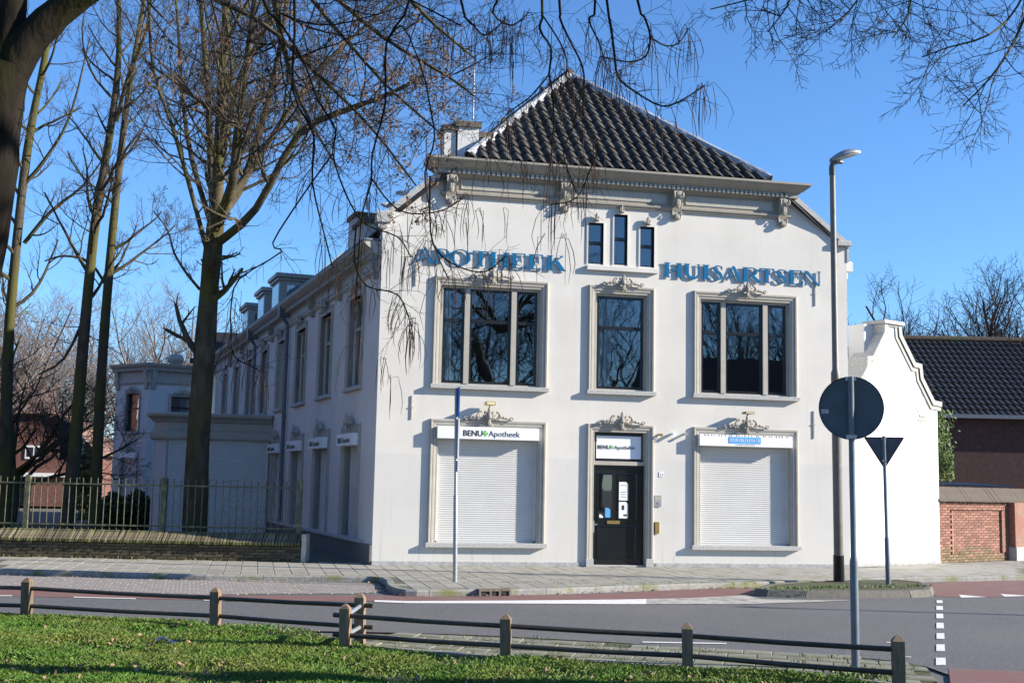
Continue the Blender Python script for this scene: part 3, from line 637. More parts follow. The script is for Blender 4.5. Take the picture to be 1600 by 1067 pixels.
mb=MB(); mb.bbox(a+.01,a+.055,.095,.12,.70,.95,.006); mb.tube([(a+.03,.1,.87),(a+.03,.05,.87),(a+.11,.05,.87)],.011,6); mb.build('door_handle',M['steel'],dr_)
# small fittings on the facade
def fx(u,v,y=0): p=fac(u,v,y); return p.x,p.z
for (u,v,nm,m,r) in ((1030,680,'alarm_lamp','brass',.035),(1050,679,'camera','boxw',.04),(1070,679,'camera','steel',.03)):
    x,z=fx(u,v); mb=MB(); mb.tube([(x,0,z+.02),(x,-.05,z+.015),(x+.01,-.13,z)],[.022,r*.8,r],8); mb.build(nm,M[m],bld)
x,z=fx(1030,681); mb=MB(); mb.tube([(x,-.02,z),(x-.05,-.015,z-.06),(x-.08,-.012,z-.09),(x-.08,-.012,z-.15)],.006,4); mb.build('cable',M['boxw'],bld)
x,z=fx(1033,741); mb=MB(); mb.box(x-.045,x+.045,-.012,.0,z-.05,z+.05); h=mb.build('house_number',M['boxw'],bld); text_mesh('lettering','11',M['trimd'],Matrix.Translation((x-.03,-.0145,z-.035)),.09,h)
x0_,z1_=fx(1021.5,773.5); x1_,z0_=fx(1033,791); mb=MB(); mb.bbox(x0_,x1_,-.03,0,z0_,z1_,.004); h=mb.build('intercom',M['steel'],bld); mb=MB(); mb.box(x0_+.015,x1_-.015,-.0335,-.0305,(z0_+z1_)/2,z1_-.02); mb.build('speaker_grille',M['trimd'],h); mb=MB(); mb.ell((x0_+.08,-.032,z0_+.06),.022,.006,.014,8,4); mb.build('button',M['ink'],h)
x0_,z1_=fx(1022,815); x1_,z0_=fx(1028.5,833.5); mb=MB(); mb.bbox(x0_,x1_,-.07,0,z0_,z1_,.006); mb.build('key_safe',M['brass'],bld)
for u,v0,v1 in ((643.5,618,655),(1271,642,685),(650,413,447),(1273,440,478)):
    xa,za=fx(u,v0); xb,zb=fx(u,v1); mb=MB(); mb.box(xa-.013,xa+.013,-.022,.01,zb,za); mb.box(xa-.03,xa+.03,-.03,.0,(za+zb)/2-.012,(za+zb)/2+.012); mb.build('wall_anchor',M['trim'],bld)
# plinth strips
mb=MB(); mb.bbox(.0,xs[1][0]-.09,-.03,.02,-.02,.085,.006); mb.build('plinth',M['plinth'],bld)
mb=MB(); mb.bbox(xs[1][1]+.06,WX,-.03,.02,-.02,.085,.006); mb.build('plinth',M['plinth'],bld)
# copings on the gable slopes
def coping(p0,p1,cap=True):
    d=Vector((p1[0]-p0[0],0,p1[1]-p0[1])); n=Vector((-d.z,0,d.x)).normalized()*.11
    if n.z<0: n=-n
    a=Vector((p0[0],-.09,p0[1])); mb=MB(); mb.prism([a,a+d,a+d+n,a+n],(0,.42,0)); mb.build('coping',M['stone'],bld)
coping((-.02,7.08),(1.32,8.22)); coping((9.08,8.2),(10.50,7.10))
mb=MB(); mb.bbox(-.14,.16,-.12,.3,7.02,7.26,.015); mb.bbox(-.10,.08,-.08,.25,6.9,7.02,.01); mb.build('shoulder_stone',M['stone'],bld)
mb=MB(); mb.bbox(10.22,10.56,-.12,.3,7.16,7.27,.015); mb.bbox(10.483,10.53,-.02,.25,6.8,7.16,.01); mb.build('shoulder_stone',M['stone'],bld)
# entablature
X0,X1=1.30,9.02
def entab(x0,x1,z0,sc,Mx,parent,ret,corb,panels,dent,mname='trim'):
    # profile (outward, z)
    P=[(0,0),(.05,0),(.06,.03),(.085,.05),(.085,.085),(.06,.10),(.045,.12),(.035,.125),(.035,.40),(.07,.42),(.09,.44),(.20,.455),(.20,.545),(.23,.55),(.25,.575),(.30,.60),(.38,.665),(.41,.70),(.43,.71),(.43,.755),(.38,.765),(0,.765)]
    P=[(o*sc,h*sc) for o,h in P]
    path=[(x0,.3),(x0,0),(x1,0),(x1,.3)] if ret else [(x0,0),(x1,0)]
    mb=MB(Mx); mb.sweep(path,P,lambda x,y,h:(x,y,z0+h)); o=mb.build('cornice',M['corn'] if mname=='trim' else M[mname],parent)
    mb=MB(Mx); n=int((x1-x0)/.105)
    for i in range(n):
        x=x0+.02+i*(x1-x0-.04)/n; mb.box(x,x+.06,-.235*sc,-.195*sc,z0+.465*sc,z0+.54*sc)
    mb.build('dentils',M[dent],o,kind='stuff')
    for a,b in panels:
        mb=MB(Mx); za,zb=z0+.165*sc,z0+.365*sc
        mb.sweep([(a,za),(a,zb),(b,zb),(b,za),(a,za)],[(0,0),(0,.018),(.02,.02),(.03,.004)],lambda x,z,h:(x,-.035*sc-h,z)); mb.poly([(a+.03,-.035*sc-.004,za+.03),(b-.03,-.035*sc-.004,za+.03),(b-.03,-.035*sc-.004,zb-.03),(a+.03,-.035*sc-.004,zb-.03)]); mb.build('frieze_panel',M[mname],o)
    for cx in corb:
        w=.10*sc; mb=MB(Mx)
        pr=[(0,-.16),(.05,-.17),(.085,-.10),(.07,-.02),(.09,.06),(.13,.16),(.19,.28),(.21,.36),(.20,.455),(0,.455)]
        mb.prism([(cx-w,-o_*sc,z0+h_*sc) for o_,h_ in pr],(2*w,0,0))
        for dx in (-w,w): 
            mb.tube([(cx+dx,-.2*sc+.05*math.cos(a_)*(1-a_/14),z0+.33*sc+.07*sc*math.sin(a_)*(1-a_/14)) for a_ in [i*.6 for i in range(12)]],.018*sc,4)
            mb.tube([(cx+dx,-.08*sc+.03*math.cos(a_)*(1-a_/14),z0-.05*sc+.05*sc*math.sin(a_)*(1-a_/14)) for a_ in [i*.6 for i in range(11)]],.014*sc,4)
        mb.ell((cx,-.17*sc,z0+.17*sc),w*.6,.05,.13*sc,6,5); mb.ell((cx,-.1*sc,z0-.12*sc),w*.7,.05,.07*sc,6,5); mb.ell((cx,-.2*sc,z0+.36*sc),w*.8,.05,.06*sc,6,5)
        mb.build('corbel',M['ornament'],o)
    return o
cb=[1.40,3.87,6.41,8.90]
entab(X0-.02,X1+.0,7.68,1.0,FI,bld,True,cb,[(1.62,3.65),(4.09,6.19),(6.63,8.68)],'trim')
# ---- side wall ----
LEN=27.5
upw=[(1.35,2.87)]+[(4.53,6.08),(7.75,9.3),(10.92,12.35),(13.95,15.45),(17.1,18.6),(20.3,21.8),(23.6,25.1)]
low=[(1.27,3.0),(4.38,6.24),(7.6,9.38),(10.9,12.6)]
sh=[]
for t0,t1 in upw: sh.append((-t1+.15,-t0-.15,3.73,5.75))
for t0,t1 in low: sh.append((-t1+.2,-t0-.2,.47,2.72))
wall('side_wall',[(-LEN,0),(0,0),(0,7.08),(-.25,6.75),(-LEN,6.6)],sh,SW,'stucco',bld,.22)
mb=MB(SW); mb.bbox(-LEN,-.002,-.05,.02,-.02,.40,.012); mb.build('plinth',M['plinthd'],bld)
mb=MB(SW); mb.bbox(-10.5,-.75,-.09,.02,.40,.47,.01); mb.build('sill_band',M['stone'],bld)
AS=[(0,0),(0,.05),(.03,.06),(.05,.04),(.15,.03),(.15,0),(.15,-.1)]
for i,(t0,t1) in enumerate(upw):
    mb=MB(SW); architrave(mb,-t1,-t0,3.73,5.9,AS); w=mb.build('window',M['trimd'],bld); sill(w,SW,-t1-.03,-t0+.03,3.65,.085,.10)
    if i<6: crest(w,SW,-(t0+t1)/2,5.88,.72,.34,matn='trimd')
    else: mb=MB(SW); mb.ell((-(t0+t1)/2,-.06,6.0),.3,.05,.12,8,5); mb.build('carved_crest',M['trimd'],w)
    sash(w,SW,-t1+.15,-(t0+t1)/2-.02,3.73,5.75,.13,.66,matn='trim'); sash(w,SW,-(t0+t1)/2+.02,-t0-.15,3.73,5.75,.13,.66,matn='trim'); room(w,SW,-t1+.15,-t0-.15,3.73,5.75,.215,.8)
for i,(t0,t1) in enumerate(low):
    mb=MB(SW); architrave(mb,-t1,-t0,.47,2.9,[(0,0),(0,.05),(.03,.06),(.05,.04),(.2,.03),(.2,0),(.2,-.15)]); w=mb.build('window',M['trimd'],bld); crest(w,SW,-(t0+t1)/2,2.88,.85,.36,matn='trimd')
    shutter(w,SW,-t1+.25,-t0-.25,.5,2.6,.17,.05)
    mb=MB(SW); mb.bbox(-t1+.06,-t0-.06,-.17,.1,2.44,2.70,.006); mb.build('sign_box',M['boxw'],w); benu(w,SW,-t1+.2,2.5,-.173,.165)
ent=entab(-LEN,-.12,6.02,.83,SW,bld,False,[-(t) for t in (.28,3.7,6.9,13.2,19.4,22.6)],[(-6.6,-4.0),(-3.45,-.5),(-10.2,-7.1),(-13,-10.6),(-16,-13.4)],'trimd','trimd')
mb=MB(SW); mb.box(-LEN,-.1,-.36,.2,6.655,6.70); mb.build('gutter_top',M['zinc'],bld)
for t in (10.35,16.4):
    mb=MB(SW); mb.tube([(-t,-.3,6.6),(-t,-.28,6.35),(-t,-.1,6.1),(-t,-.09,5.9),(-t,-.09,.5)],.055,8); mb.box(-t-.11,-t+.11,-.36,-.06,6.3,6.62); mb.build('downpipe',M['zinc'],bld)
    mb=MB(SW); 
    for z in (1.6,3.4,5.2): mb.tube([(-t,-.09,z),(-t,-.09,z+.05)],.068,8)
    mb.build('pipe_bracket',M['zinc'],bld)
# right and back walls (plain)
mb=MB(); bk=SW@Vector((-LEN,0,0)); mb.poly([(WX,0,0),(WX,26,0),(WX,26,6.9),(WX,0,7.15)]); mb.poly([(WX,26,0),(bk.x,bk.y,0),(bk.x,bk.y,6.6),(4.9-4,27,11.5),(WX,26,6.9)]); mb.build('rear_wall',M['stucco2'],bld,fixn=False)
mb=MB(); mb.bbox(WX-.02,WX+.22,.12,8,6.62,6.85,.03); mb.bbox(WX-.02,WX+.10,.14,8,6.45,6.62,.02); mb.build('side_cornice',M['stucco2'],bld)
# ---- roof ----
AP=Vector((4.9,3.65,11.83)); HL=Vector((1.72,-.30,8.44)); HR=Vector((8.55,-.30,8.44))
AB=AP+Vector((-math.sin(ANG),math.cos(ANG),0))*23; el=SW@Vector((-LEN,-.1,6.66)); ef=SW@Vector((-.1,-.05,6.9)); ef2=Vector((.22,.0,7.28))
mb=MB(); mb.poly([HL,HR,AP]); mb.add([ef,ef2,HL,AP,AB,el],[(0,1,2),(0,2,3),(0,3,4,5)]); mb.add([(WX-.05,.02,7.1),(9.1,-.02,8.25),HR,AP,AB,(WX,26,6.9)],[(0,1,2),(0,2,3),(0,3,4,5)])
roof=mb.build('roof',M['tiled'],bld,fixn=False)
uv=Vector((1,0,0)); vv=(AP-Vector((AP.x,HL.y,HL.z))).normalized(); nn=uv.cross(vv)
mb=MB(); tw,tl=.25,.40; prof=[]
for i in range(9):
    t=i/8; x=-tw/2-.015+(tw+.03)*t; z=.045*math.sin(math.pi*2*(t-.02))*(1 if t<.5 else .55)+.03; prof.append((x,z))
vs=[(x,0,z+.035) for x,z in prof]+[(x,tl,z) for x,z in prof]+[(x,0,z+.012) for x,z in prof]; n=9
mb.add(vs,[(i,i+1,n+i+1,n+i) for i in range(8)]+[(2*n+i,2*n+i+1,i+1,i) for i in range(8)])
tm=mesh_of(mb,'roof_tile',M['tile'],False); tm.polygons.foreach_set('use_smooth',[True]*8+[False]*8)
SLn=(AP-Vector((AP.x,HL.y,HL.z))).length; rt_=random.Random(9); Ms=[]; rows=15; gz=SLn/rows
Bm=Matrix((uv,vv,nn)).transposed().to_4x4()
for r in range(rows):
    for c_ in range(-2,32):
        x=HL.x+c_*tw+.12; s_=r*gz; f=(s_+.2)/SLn; xl=HL.x+(AP.x-HL.x)*f; xr=HR.x+(AP.x-HR.x)*f
        if xl-.10<x<xr+.10:
            p=Vector((x,HL.y,HL.z))+vv*(s_-.02)+nn*.01; Ms.append(Matrix.Translation(p)@Bm@Matrix.Rotation(rt_.gauss(0,.012),4,'Z')@Matrix.Rotation(rt_.gauss(.0,.012),4,'X')@Matrix.Rotation(rt_.gauss(0,.015),4,'Y'))
pieces('roof_tile',tm,Ms,roof,M['tile'],300)
def hip(a,b,nm='hip_flashing'):
    mb=MB(); d=b-a; L=d.length; t=d.normalized(); sdx=t.cross(Vector((0,0,1))).normalized(); up=sdx.cross(t); n=int(L/.16); vs=[]; r=random.Random(int(L*100))
    for i in range(n+1):
        q=a+t*(L*i/n)+up*.06; lob=.10+.045*(i%2)+r.uniform(-.02,.02); vs+=[q-sdx*lob-up*(.10+r.uniform(0,.04)),q-sdx*.07+up*(.05+r.uniform(-.012,.012)),q+up*(.085+r.uniform(-.01,.01)),q+sdx*.07+up*(.05+r.uniform(-.012,.012)),q+sdx*lob-up*(.10+r.uniform(0,.04))]
    mb.add(vs,[(i*5+j,i*5+j+1,i*5+j+6,i*5+j+5) for i in range(n) for j in range(4)]); mb.build(nm,M['lead'],roof,fixn=False,smooth=True)
hip(HL+Vector((.02,.1,.05)),AP); hip(HR+Vector((-.02,.1,.05)),AP)
mb=MB(); mb.tube([AP+Vector((0,-.1,.06)),AB+Vector((0,0,.06))],.13,8); mb.build('ridge',M['tile'],roof)
# chimneys
def chim(x0,x1,y0,y1,z0,z1,Mx=None):
    mb=MB(Mx); mb.box(x0,x1,y0,y1,z0,z1); c=mb.build('chimney',M['stucco2'],bld); mb=MB(Mx); mb.bbox(x0-.05,x1+.05,y0-.05,y1+.05,z1,z1+.13,.02); mb.build('chimney_cap',M['capstone'],c); return c
def cx_(u,y): return fac(u,230,y).x
Y1=.4
za=lambda v,y: fac(720,v,y).z
chim(cx_(694,Y1),cx_(712,Y1),Y1,Y1+.7,7.6,za(205,Y1)); chim(cx_(715,Y1-.05),cx_(748,Y1-.05),Y1-.05,Y1+.6,7.6,za(198,Y1-.05)); chim(cx_(750.5,Y1),cx_(767,Y1),Y1,Y1+.5,7.6,za(213,Y1))
t0,z_=lw(548,345,-.9); t1,_=lw(585,345,-.9)
chim(-6.4,-5.6,.7,1.4,6.5,lw(540,352,-.7)[1],SW); chim(-5.3,-4.3,.6,1.4,6.5,lw(565,350,-.6)[1],SW)
# aerials
an=thing('roof_aerial',(cx_(739,Y1),Y1+.1,9.0),'tall thin television aerial on the chimney of the white building','aerial')
ax_,ay_=cx_(739,Y1),Y1+.1; zt=fac(739,103,ay_).z; mb=MB(); mb.tube([(ax_,ay_,8.8),(ax_,ay_,zt)],.018,6); mb.build('mast',M['galv'],an)
mb=MB(); z1_=fac(739,106,ay_).z; mb.tube([(ax_-.55,ay_,z1_-.02),(ax_+.03,ay_,z1_)],.012,4); z2_=fac(739,146,ay_).z; mb.tube([(ax_-.28,ay_,z2_),(ax_+.22,ay_,z2_+.01)],.01,4); mb.tube([(ax_+.06,ay_,z2_+.3),(ax_+.3,ay_,z2_-.28)],.006,4)
for i in range(6): mb.tube([(ax_-.5+i*.09,ay_-.12,z1_),(ax_-.5+i*.09,ay_+.12,z1_)],.006,4)
mb.build('antenna_arm',M['galv'],an)
an=thing('roof_aerial',(0,4,7),'short white aerial mast above the second chimney','aerial'); t_,zt=lw(549,287,-.9); P0=SW@Vector((-5.0,.9,7.3)); mb=MB(); mb.tube([P0,P0+Vector((0,0,1.45))],.02,6); mb.build('mast',M['galv'],an); mb=MB(); mb.box(P0.x-.10,P0.x-.02,P0.y-.03,P0.y+.03,P0.z+1.15,P0.z+1.38); mb.build('antenna_arm',M['boxw'],an)
# dormers on the side roof
for u0,u1,vt in ((426,468,436),(404,425,457),(380,401,480)):
    t1,zt=lw(u0,vt,-.55); t0,_=lw(u1,vt+4,-.55); t0=t1-1.5
    dm=None; mb=MB(SW); mb.box(-t1,-t0,.55,2.6,6.6,zt-.16); dm=mb.build('dormer',M['trim'],bld)
    mb=MB(SW); mb.bbox(-t1-.12,-t0+.12,.40,2.7,zt-.16,zt-.02,.02); mb.bbox(-t1-.05,-t0+.05,.47,2.65,zt-.26,zt-.16,.01); mb.build('dormer_cornice',M['trim'],dm)
    mb=MB(SW); mb.poly([(-t1+.15,.545,zt-1.2),(-t0-.15,.545,zt-1.2),(-t0-.15,.545,zt-.35),(-t1+.15,.545,zt-.35)]); mb.build('pane',M['glass'],dm,fixn=False); mb=MB(SW); mb.poly([(-t0+.004,.8,zt-1.0),(-t0+.004,1.5,zt-1.0),(-t0+.004,1.5,zt-.4),(-t0+.004,.8,zt-.4)]); mb.build('pane',M['glass'],dm,fixn=False)
# far cross roof at the wing's end
mb=MB(); q=SW@Vector((-LEN-1,-1.2,0)); mb.add([(q.x+.3,q.y,6.7),(q.x+5,q.y,6.7),(q.x+5,q.y+6,6.7),(q.x+.3,q.y+6,6.7),(q.x+.9,q.y+2,8.1),(q.x+5,q.y+2,8.1)],[(0,1,5,4),(0,4,3),(3,4,5,2),(1,2,5)]); mb.box(q.x+.2,q.x+5,q.y-.1,q.y+.05,6.5,6.7); mb.build('rear_roof',M['tiled'],bld)
# ---- raised letters ----
def glyph(ch):
    w={'A':1.3,'P':1.0,'O':1.3,'T':1.08,'H':1.22,'E':1.0,'K':1.22,'U':1.12,'I':.5,'S':.76,'R':1.15,'N':1.18}[ch]; st=.25; th=.065; sr=.085; P=[]
    def rc(x0,x1,z0,z1): P.append([(x0,z0),(x1,z0),(x1,z1),(x0,z1)])
    def serif(x0,x1,z,up): 
        h=.055; s=1 if up else -1; P.append([(x0-sr,z),(x1+sr,z),(x1+sr*.7,z+s*h*.6),(x1,z+s*h*1.6),(x0,z+s*h*1.6),(x0-sr*.7,z+s*h*.6)])
    def stem(x,wd=st,z0=0,z1=1,b=True,t=True):
        rc(x,x+wd,z0,z1)
        if b: serif(x,x+wd,0,True)
        if t: serif(x,x+wd,1,False)
    def arc(cx,cz,rx,rz,a0,a1,tk,tn,n=16):
        for i in range(n):
            q=[]
            for a,o in ((a0+(a1-a0)*i/n,1),(a0+(a1-a0)*(i+1)/n,1),(a0+(a1-a0)*(i+1)/n,0),(a0+(a1-a0)*i/n,0)):
                k=abs(math.cos(a)); t=tn+(tk-tn)*k**1.4; q.append((cx+(rx-(0 if o else t))*math.cos(a),cz+(rz-(0 if o else tn+(t-tn)*.15))*math.sin(a)))
            P.append(q)
    def stroke(pts,ws):
        for i in range(len(pts)-1):
            q=[]
            for j,sg in ((i,1),(i+1,1),(i+1,-1),(i,-1)):
                a=pts[max(j-1,0)]; b=pts[min(j+1,len(pts)-1)]; dx,dz=b[0]-a[0],b[1]-a[1]; l=math.hypot(dx,dz) or 1; q.append((pts[j][0]-dz/l*ws[j]*sg/2,pts[j][1]+dx/l*ws[j]*sg/2))
            P.append(q)
    if ch in 'HIUNTEPRK' : pass
    if ch=='H': stem(sr); stem(w-sr-st); rc(sr+st,w-sr-st,.47,.54)
    if ch=='I': stem(sr+.04)
    if ch=='T': stem(w/2-st/2,t=False); rc(.02,w-.02,.935,1); P.append([(.02,.935),(.02,.70),(.06,.70),(.16,.935)]); P.append([(w-.02,.935),(w-.16,.935),(w-.06,.70),(w-.02,.70)])
    if ch=='E':
        stem(sr,t=True); rc(sr+st,w-.04,.0,.065); rc(sr+st,w-.10,.935,1); rc(sr+st,w*.66,.475,.535); P.append([(w-.04,.0),(w+.01,.27),(w-.03,.27),(w-.16,.065)]); P.append([(w-.10,1),(w-.08,.75),(w-.12,.75),(w-.22,.935)]); P.append([(w*.66,.36),(w*.66,.65),(w*.63,.65),(w*.58,.53),(w*.58,.48),(w*.63,.36)])
    if ch in 'PR':
        stem(sr); rc(sr+st,w*.55,.935,1); rc(sr+st,w*.55,.44,.50); arc(w*.55,.72,w*.40 if ch=='P' else w*.33,.28,-math.pi/2,math.pi/2,.23,.062)
        if ch=='R': stroke([(w*.55,.47),(w*.72,.27),(w*.98,.0)],[.2,.23,.24]); P.append([(w*.84,0),(w*1.06,0),(w*1.04,.04),(w*.86,.04)])
    if ch=='O': arc(w/2,.5,w/2,.53,0,2*math.pi,.27,.055,36)
    if ch=='A':
        stroke([(.14,.02),(w*.5,1.02)],[.075,.075]); P.append([(w*.5-.11,1.02),(w*.5+.08,1.02),(w-.09,0),(w-.37,0)]); rc(w*.27,w*.68,.30,.36); serif(.10,.17,0,True); serif(w-.36,w-.1,0,True)
    if ch=='K':
        stem(sr); stroke([(sr+st-.02,.42),(w*.80,.97)],[.075,.075]); P.append([(w*.44,.58),(w*.60,.68),(w*.99,.0),(w*.70,.0)]); serif(w*.73,w*.96,0,True); serif(w*.74,w*.82,1,False)
    if ch=='U':
        stem(sr,z0=.36,b=False); rc(w-sr-.075,w-sr,.36,1); serif(w-sr-.075,w-sr,1,False); cx=w/2-.0
        pts=[];ws=[]
        for i in range(15):
            t=i/14; a=math.pi+math.pi*t; rx=(w-2*sr-(st+.075)/2)/2; pts.append((sr+st/2+rx+rx*math.cos(a),.37+.34*math.sin(a))); ws.append(st*(1-t)**.8*.98+.075*t if t>.0 else st)
        stroke(pts,ws)
    if ch=='N':
        rc(sr,sr+.075,0,1); serif(sr,sr+.075,0,True); rc(w-sr-.075,w-sr,0,1); serif(w-sr-.075,w-sr,1,False); P.append([(sr-.08,1),(sr+.2,1),(w-sr,.0),(w-sr-.075,-.03),(w-sr-.20,.03)])
    if ch=='S':
        pts=[(w*.86,.74),(w*.80,.88),(w*.66,.96),(w*.48,.975),(w*.30,.92),(w*.20,.80),(w*.24,.67),(w*.40,.57),(w*.60,.47),(w*.76,.36),(w*.80,.22),(w*.70,.09),(w*.52,.025),(w*.34,.03),(w*.18,.11),(w*.11,.27)]
        stroke(pts,[.05,.06,.065,.07,.12,.19,.22,.25,.25,.22,.19,.12,.07,.06,.06,.05]); P.append([(w*.84,.98),(w*.89,.98),(w*.89,.70),(w*.84,.72)]); P.append([(w*.09,.02),(w*.13,.02),(w*.13,.30),(w*.08,.30)])
    return P,w
def lettering(word,edges,z0,hgt,label):
    t=thing('wall_lettering',(edges[0][0],-.06,z0),label,'lettering')
    for ch,(xa,xb) in zip(word,edges):
        P,w=glyph(ch); mb=MB(); sx=(xb-xa)/w
        for i,pl in enumerate(P):
            y=-.046-.0007*(i%9); q=[(xa+x*sx,y,z0+z*hgt) for x,z in pl]; mb.prism(q,(0,.022,0))
        mb.build('letter',M['letter'],t)
def xz(u,v,s,ox,oy): return fac(ox+u/s,oy+v/s,-.055)
def lx(u,s,ox,oy,v): return xz(u,v,s,ox,oy).x
sc1=6.154
lettering('APOTHEEK',[(lx(a,sc1,640,370,190),lx(b,sc1,640,370,190)) for a,b in ((48,250),(248,390),(393,588),(605,765),(775,965),(978,1130),(1145,1300),(1320,1505))],6.215,.325,'blue raised serif letters reading APOTHEEK on the white facade')
sc2=5.714
lettering('HUISARTSEN',[(lx(a,sc2,1020,390,190),lx(b,sc2,1020,390,190)) for a,b in ((103,264),(280,428),(438,518),(535,632),(642,805),(803,955),(953,1090),(1098,1202),(1218,1345),(1350,1503))],6.215,.325,'blue raised serif letters reading HUISARTSEN on the white facade')
# ================= SHUTTERED EXTENSION ON THE SIDE WALL =================
EY=12.6
ex=thing('shutter_extension',(-3.5,EY,0),'low shuttered shop extension with grey cornice beside the side wall','extension')
xr=(SW@Vector((-12.8,0,0))).x; xl=fac(262,700,EY).x; zt=fac(340,650,EY).z
mb=MB(); mb.add([(xl,EY,0),(xr,EY,0),(xr,EY,zt-.1),(xl,EY,zt-.1),(xl-.4,EY+.4,0),(xl-.4,EY+.4,zt-.1),(xl-.4,EY+6,0),(xl-.4,EY+6,zt-.1)],[(0,1,2,3),(4,0,3,5),(6,4,5,7)]); mb.build('wall',M['trim'],ex,fixn=False)
shutter(ex,FI,xl+.08,xr-.12,.1,zt-.62,EY-.03,.06)
SM=Matrix.Translation((xl-.4,EY+.4,0))@Matrix.Rotation(-math.pi/4,4,'Z'); shutter(ex,SM,.05,.5,.1,zt-.62,-.03,.06)
cp=[(xl-.4,EY+6),(xl-.4,EY+.4),(xl,EY),(xr,EY)]
mb=MB(); mb.sweep(cp,[(-.02,-.72),(.14,-.72),(.16,-.66),(.16,-.5),(.1,-.46),(.05,-.42),(.05,-.22),(.1,-.2),(.16,-.12),(.26,-.05),(.28,0),(.28,.05),(0,.08),(-.02,0)],lambda x,y,h:(x,y,zt+h)); mb.build('cornice',M['trim'],ex)
mb=MB(); mb.add([(xl-.4,EY+.4,zt+.07),(xl,EY,zt+.07),(xr,EY,zt+.07),(xr+1,EY+6,zt+.07),(xl-.4,EY+6,zt+.07)],[(0,1,2,3,4)]); mb.build('flat_roof',M['zinc'],ex,fixn=False)
# ================= CORNER PAVILION =================
PC=dep(226,740,50.0); PC.z=0
pv=thing('corner_pavilion',PC,'white octagonal two-storey pavilion with carved window crests at the end of the wing','pavilion')
vd=Vector((FW.x,FW.y,0)).normalized(); sd=Vector((RT.x,RT.y,0)).normalized()
def pav_face(dx,wd,wins,nm):
    d=Vector(dx).normalized(); inn=Vector((-d.y,d.x,0))
    if inn.dot(vd)<0: inn=-inn
    org=PC.copy()
    # x axis must give right-handed frame with inward y
    if d.cross(inn).z<0: org=PC+d*wd; d=-d
    Mx=Matrix(((d.x,inn.x,0,org.x),(d.y,inn.y,0,org.y),(0,0,1,0),(0,0,0,1)))
    flip=(org-PC).length>.1
    hs=[]; ws=[]
    for a,b,z0,z1 in wins:
        if flip: a,b=wd-b,wd-a
        ws.append((a,b,z0,z1)); hs.append((a+.1,b-.1,z0,z1-.1))
    wall(nm,[(0,0),(wd,0),(wd,6.2),(0,6.2)],hs,Mx,'stucco2',pv)
    for a,b,z0,z1 in ws:
        mb=MB(Mx); architrave(mb,a,b,z0,z1,[(0,0),(0,.05),(.03,.06),(.1,.03),(.1,-.1)]); w=mb.build('window',M['trim'],pv); sill(w,Mx,a-.05,b+.05,z0-.1,.1); crest(w,Mx,(a+b)/2,z1,.9,.3,matn='trim')
        if z0>3: sash(w,Mx,a+.1,b-.1,z0,z1-.1,.1,.6); room(w,Mx,a+.1,b-.1,z0,z1-.1,.17,.8,(.5,.9,.9))
        else: shutter(w,Mx,a+.12,b-.12,z0,z1-.3,.1,.06); mb=MB(Mx); mb.box(a+.05,b-.05,-.1,.05,z1-.3,z1-.08); mb.build('shutter_box',M['boxw'],w)
    P=[(0,0),(.05,0),(.08,.08),(.05,.15),(.04,.5),(.18,.55),(.2,.66),(.3,.75),(.33,.85),(0,.88)]
    mb=MB(Mx); mb.sweep([(-.12,0),(wd+.12,0)],P,lambda x,y,h:(x,y,5.55+h)); c=mb.build('cornice',M['trim'],pv)
    mb=MB(Mx)
    for i in range(int(wd/.16)): mb.box(.05+i*.16,.13+i*.16,-.22,-.17,6.1,6.2)
    mb.build('dentils',M['trim'],c,kind='stuff')
    for x in (.15,wd-.15): mb=MB(Mx); mb.prism([(x-.1,0,5.3),(x-.1,-.08,5.35),(x-.1,-.18,5.95),(x-.1,-.18,6.1),(x-.1,0,6.1)],(.2,0,0)); mb.build('corbel',M['trim'],c)
    return Mx
def pxw(u): # lateral position in px at pavilion
    return None
aR=(sd*math.cos(R(35))+vd*math.sin(R(35))); aL=(-sd*math.cos(R(38))+vd*math.sin(R(38)))
pav_face(aL,2.35,[(.55,1.65,3.55,5.25),(.5,1.75,.6,2.75)],'pavilion_wall')
pav_face(aR,2.6,[(.85,2.1,3.9,5.15),(1.9,2.5,.6,2.6)],'pavilion_wall')
pl=PC+aL*2.35; pr_=PC+aR*2.6
mb=MB(); mb.add([tuple(pl),tuple(pl+vd*6),tuple(pl+vd*6+Vector((0,0,6.2))),tuple(pl+Vector((0,0,6.2)))],[(0,1,2,3)]); mb.add([tuple(pr_),tuple(pr_+vd*6),tuple(pr_+vd*6+Vector((0,0,6.2))),tuple(pr_+Vector((0,0,6.2)))],[(0,1,2,3)]); mb.build('pavilion_side_wall',M['stucco2'],pv,fixn=False)
mb=MB(); z=Vector((0,0,6.42)); mb.add([pl+z,PC+z,pr_+z,pr_+vd*6+z,pl+vd*6+z],[(0,1,2,3,4)]); mb.build('flat_roof',M['zinc'],pv,fixn=False)
mb=MB(); q=PC+vd*.5+sd*.9; mb.ell((q.x,q.y,6.62),.35,.3,.25,8,6); mb.box(q.x-.2,q.x+.2,q.y-.2,q.y+.2,6.4,6.7); mb.build('roof_finial',M['trim'],pv)
q=PC+aR*.9; mb=MB(); mb.tube([q+Vector((0,-.02,3.0)),q+Vector((-.1,-.25,3.1)),q+Vector((-.2,-.3,2.95))],.06,6); mb.build('wall_lamp',M['zinc'],pv)
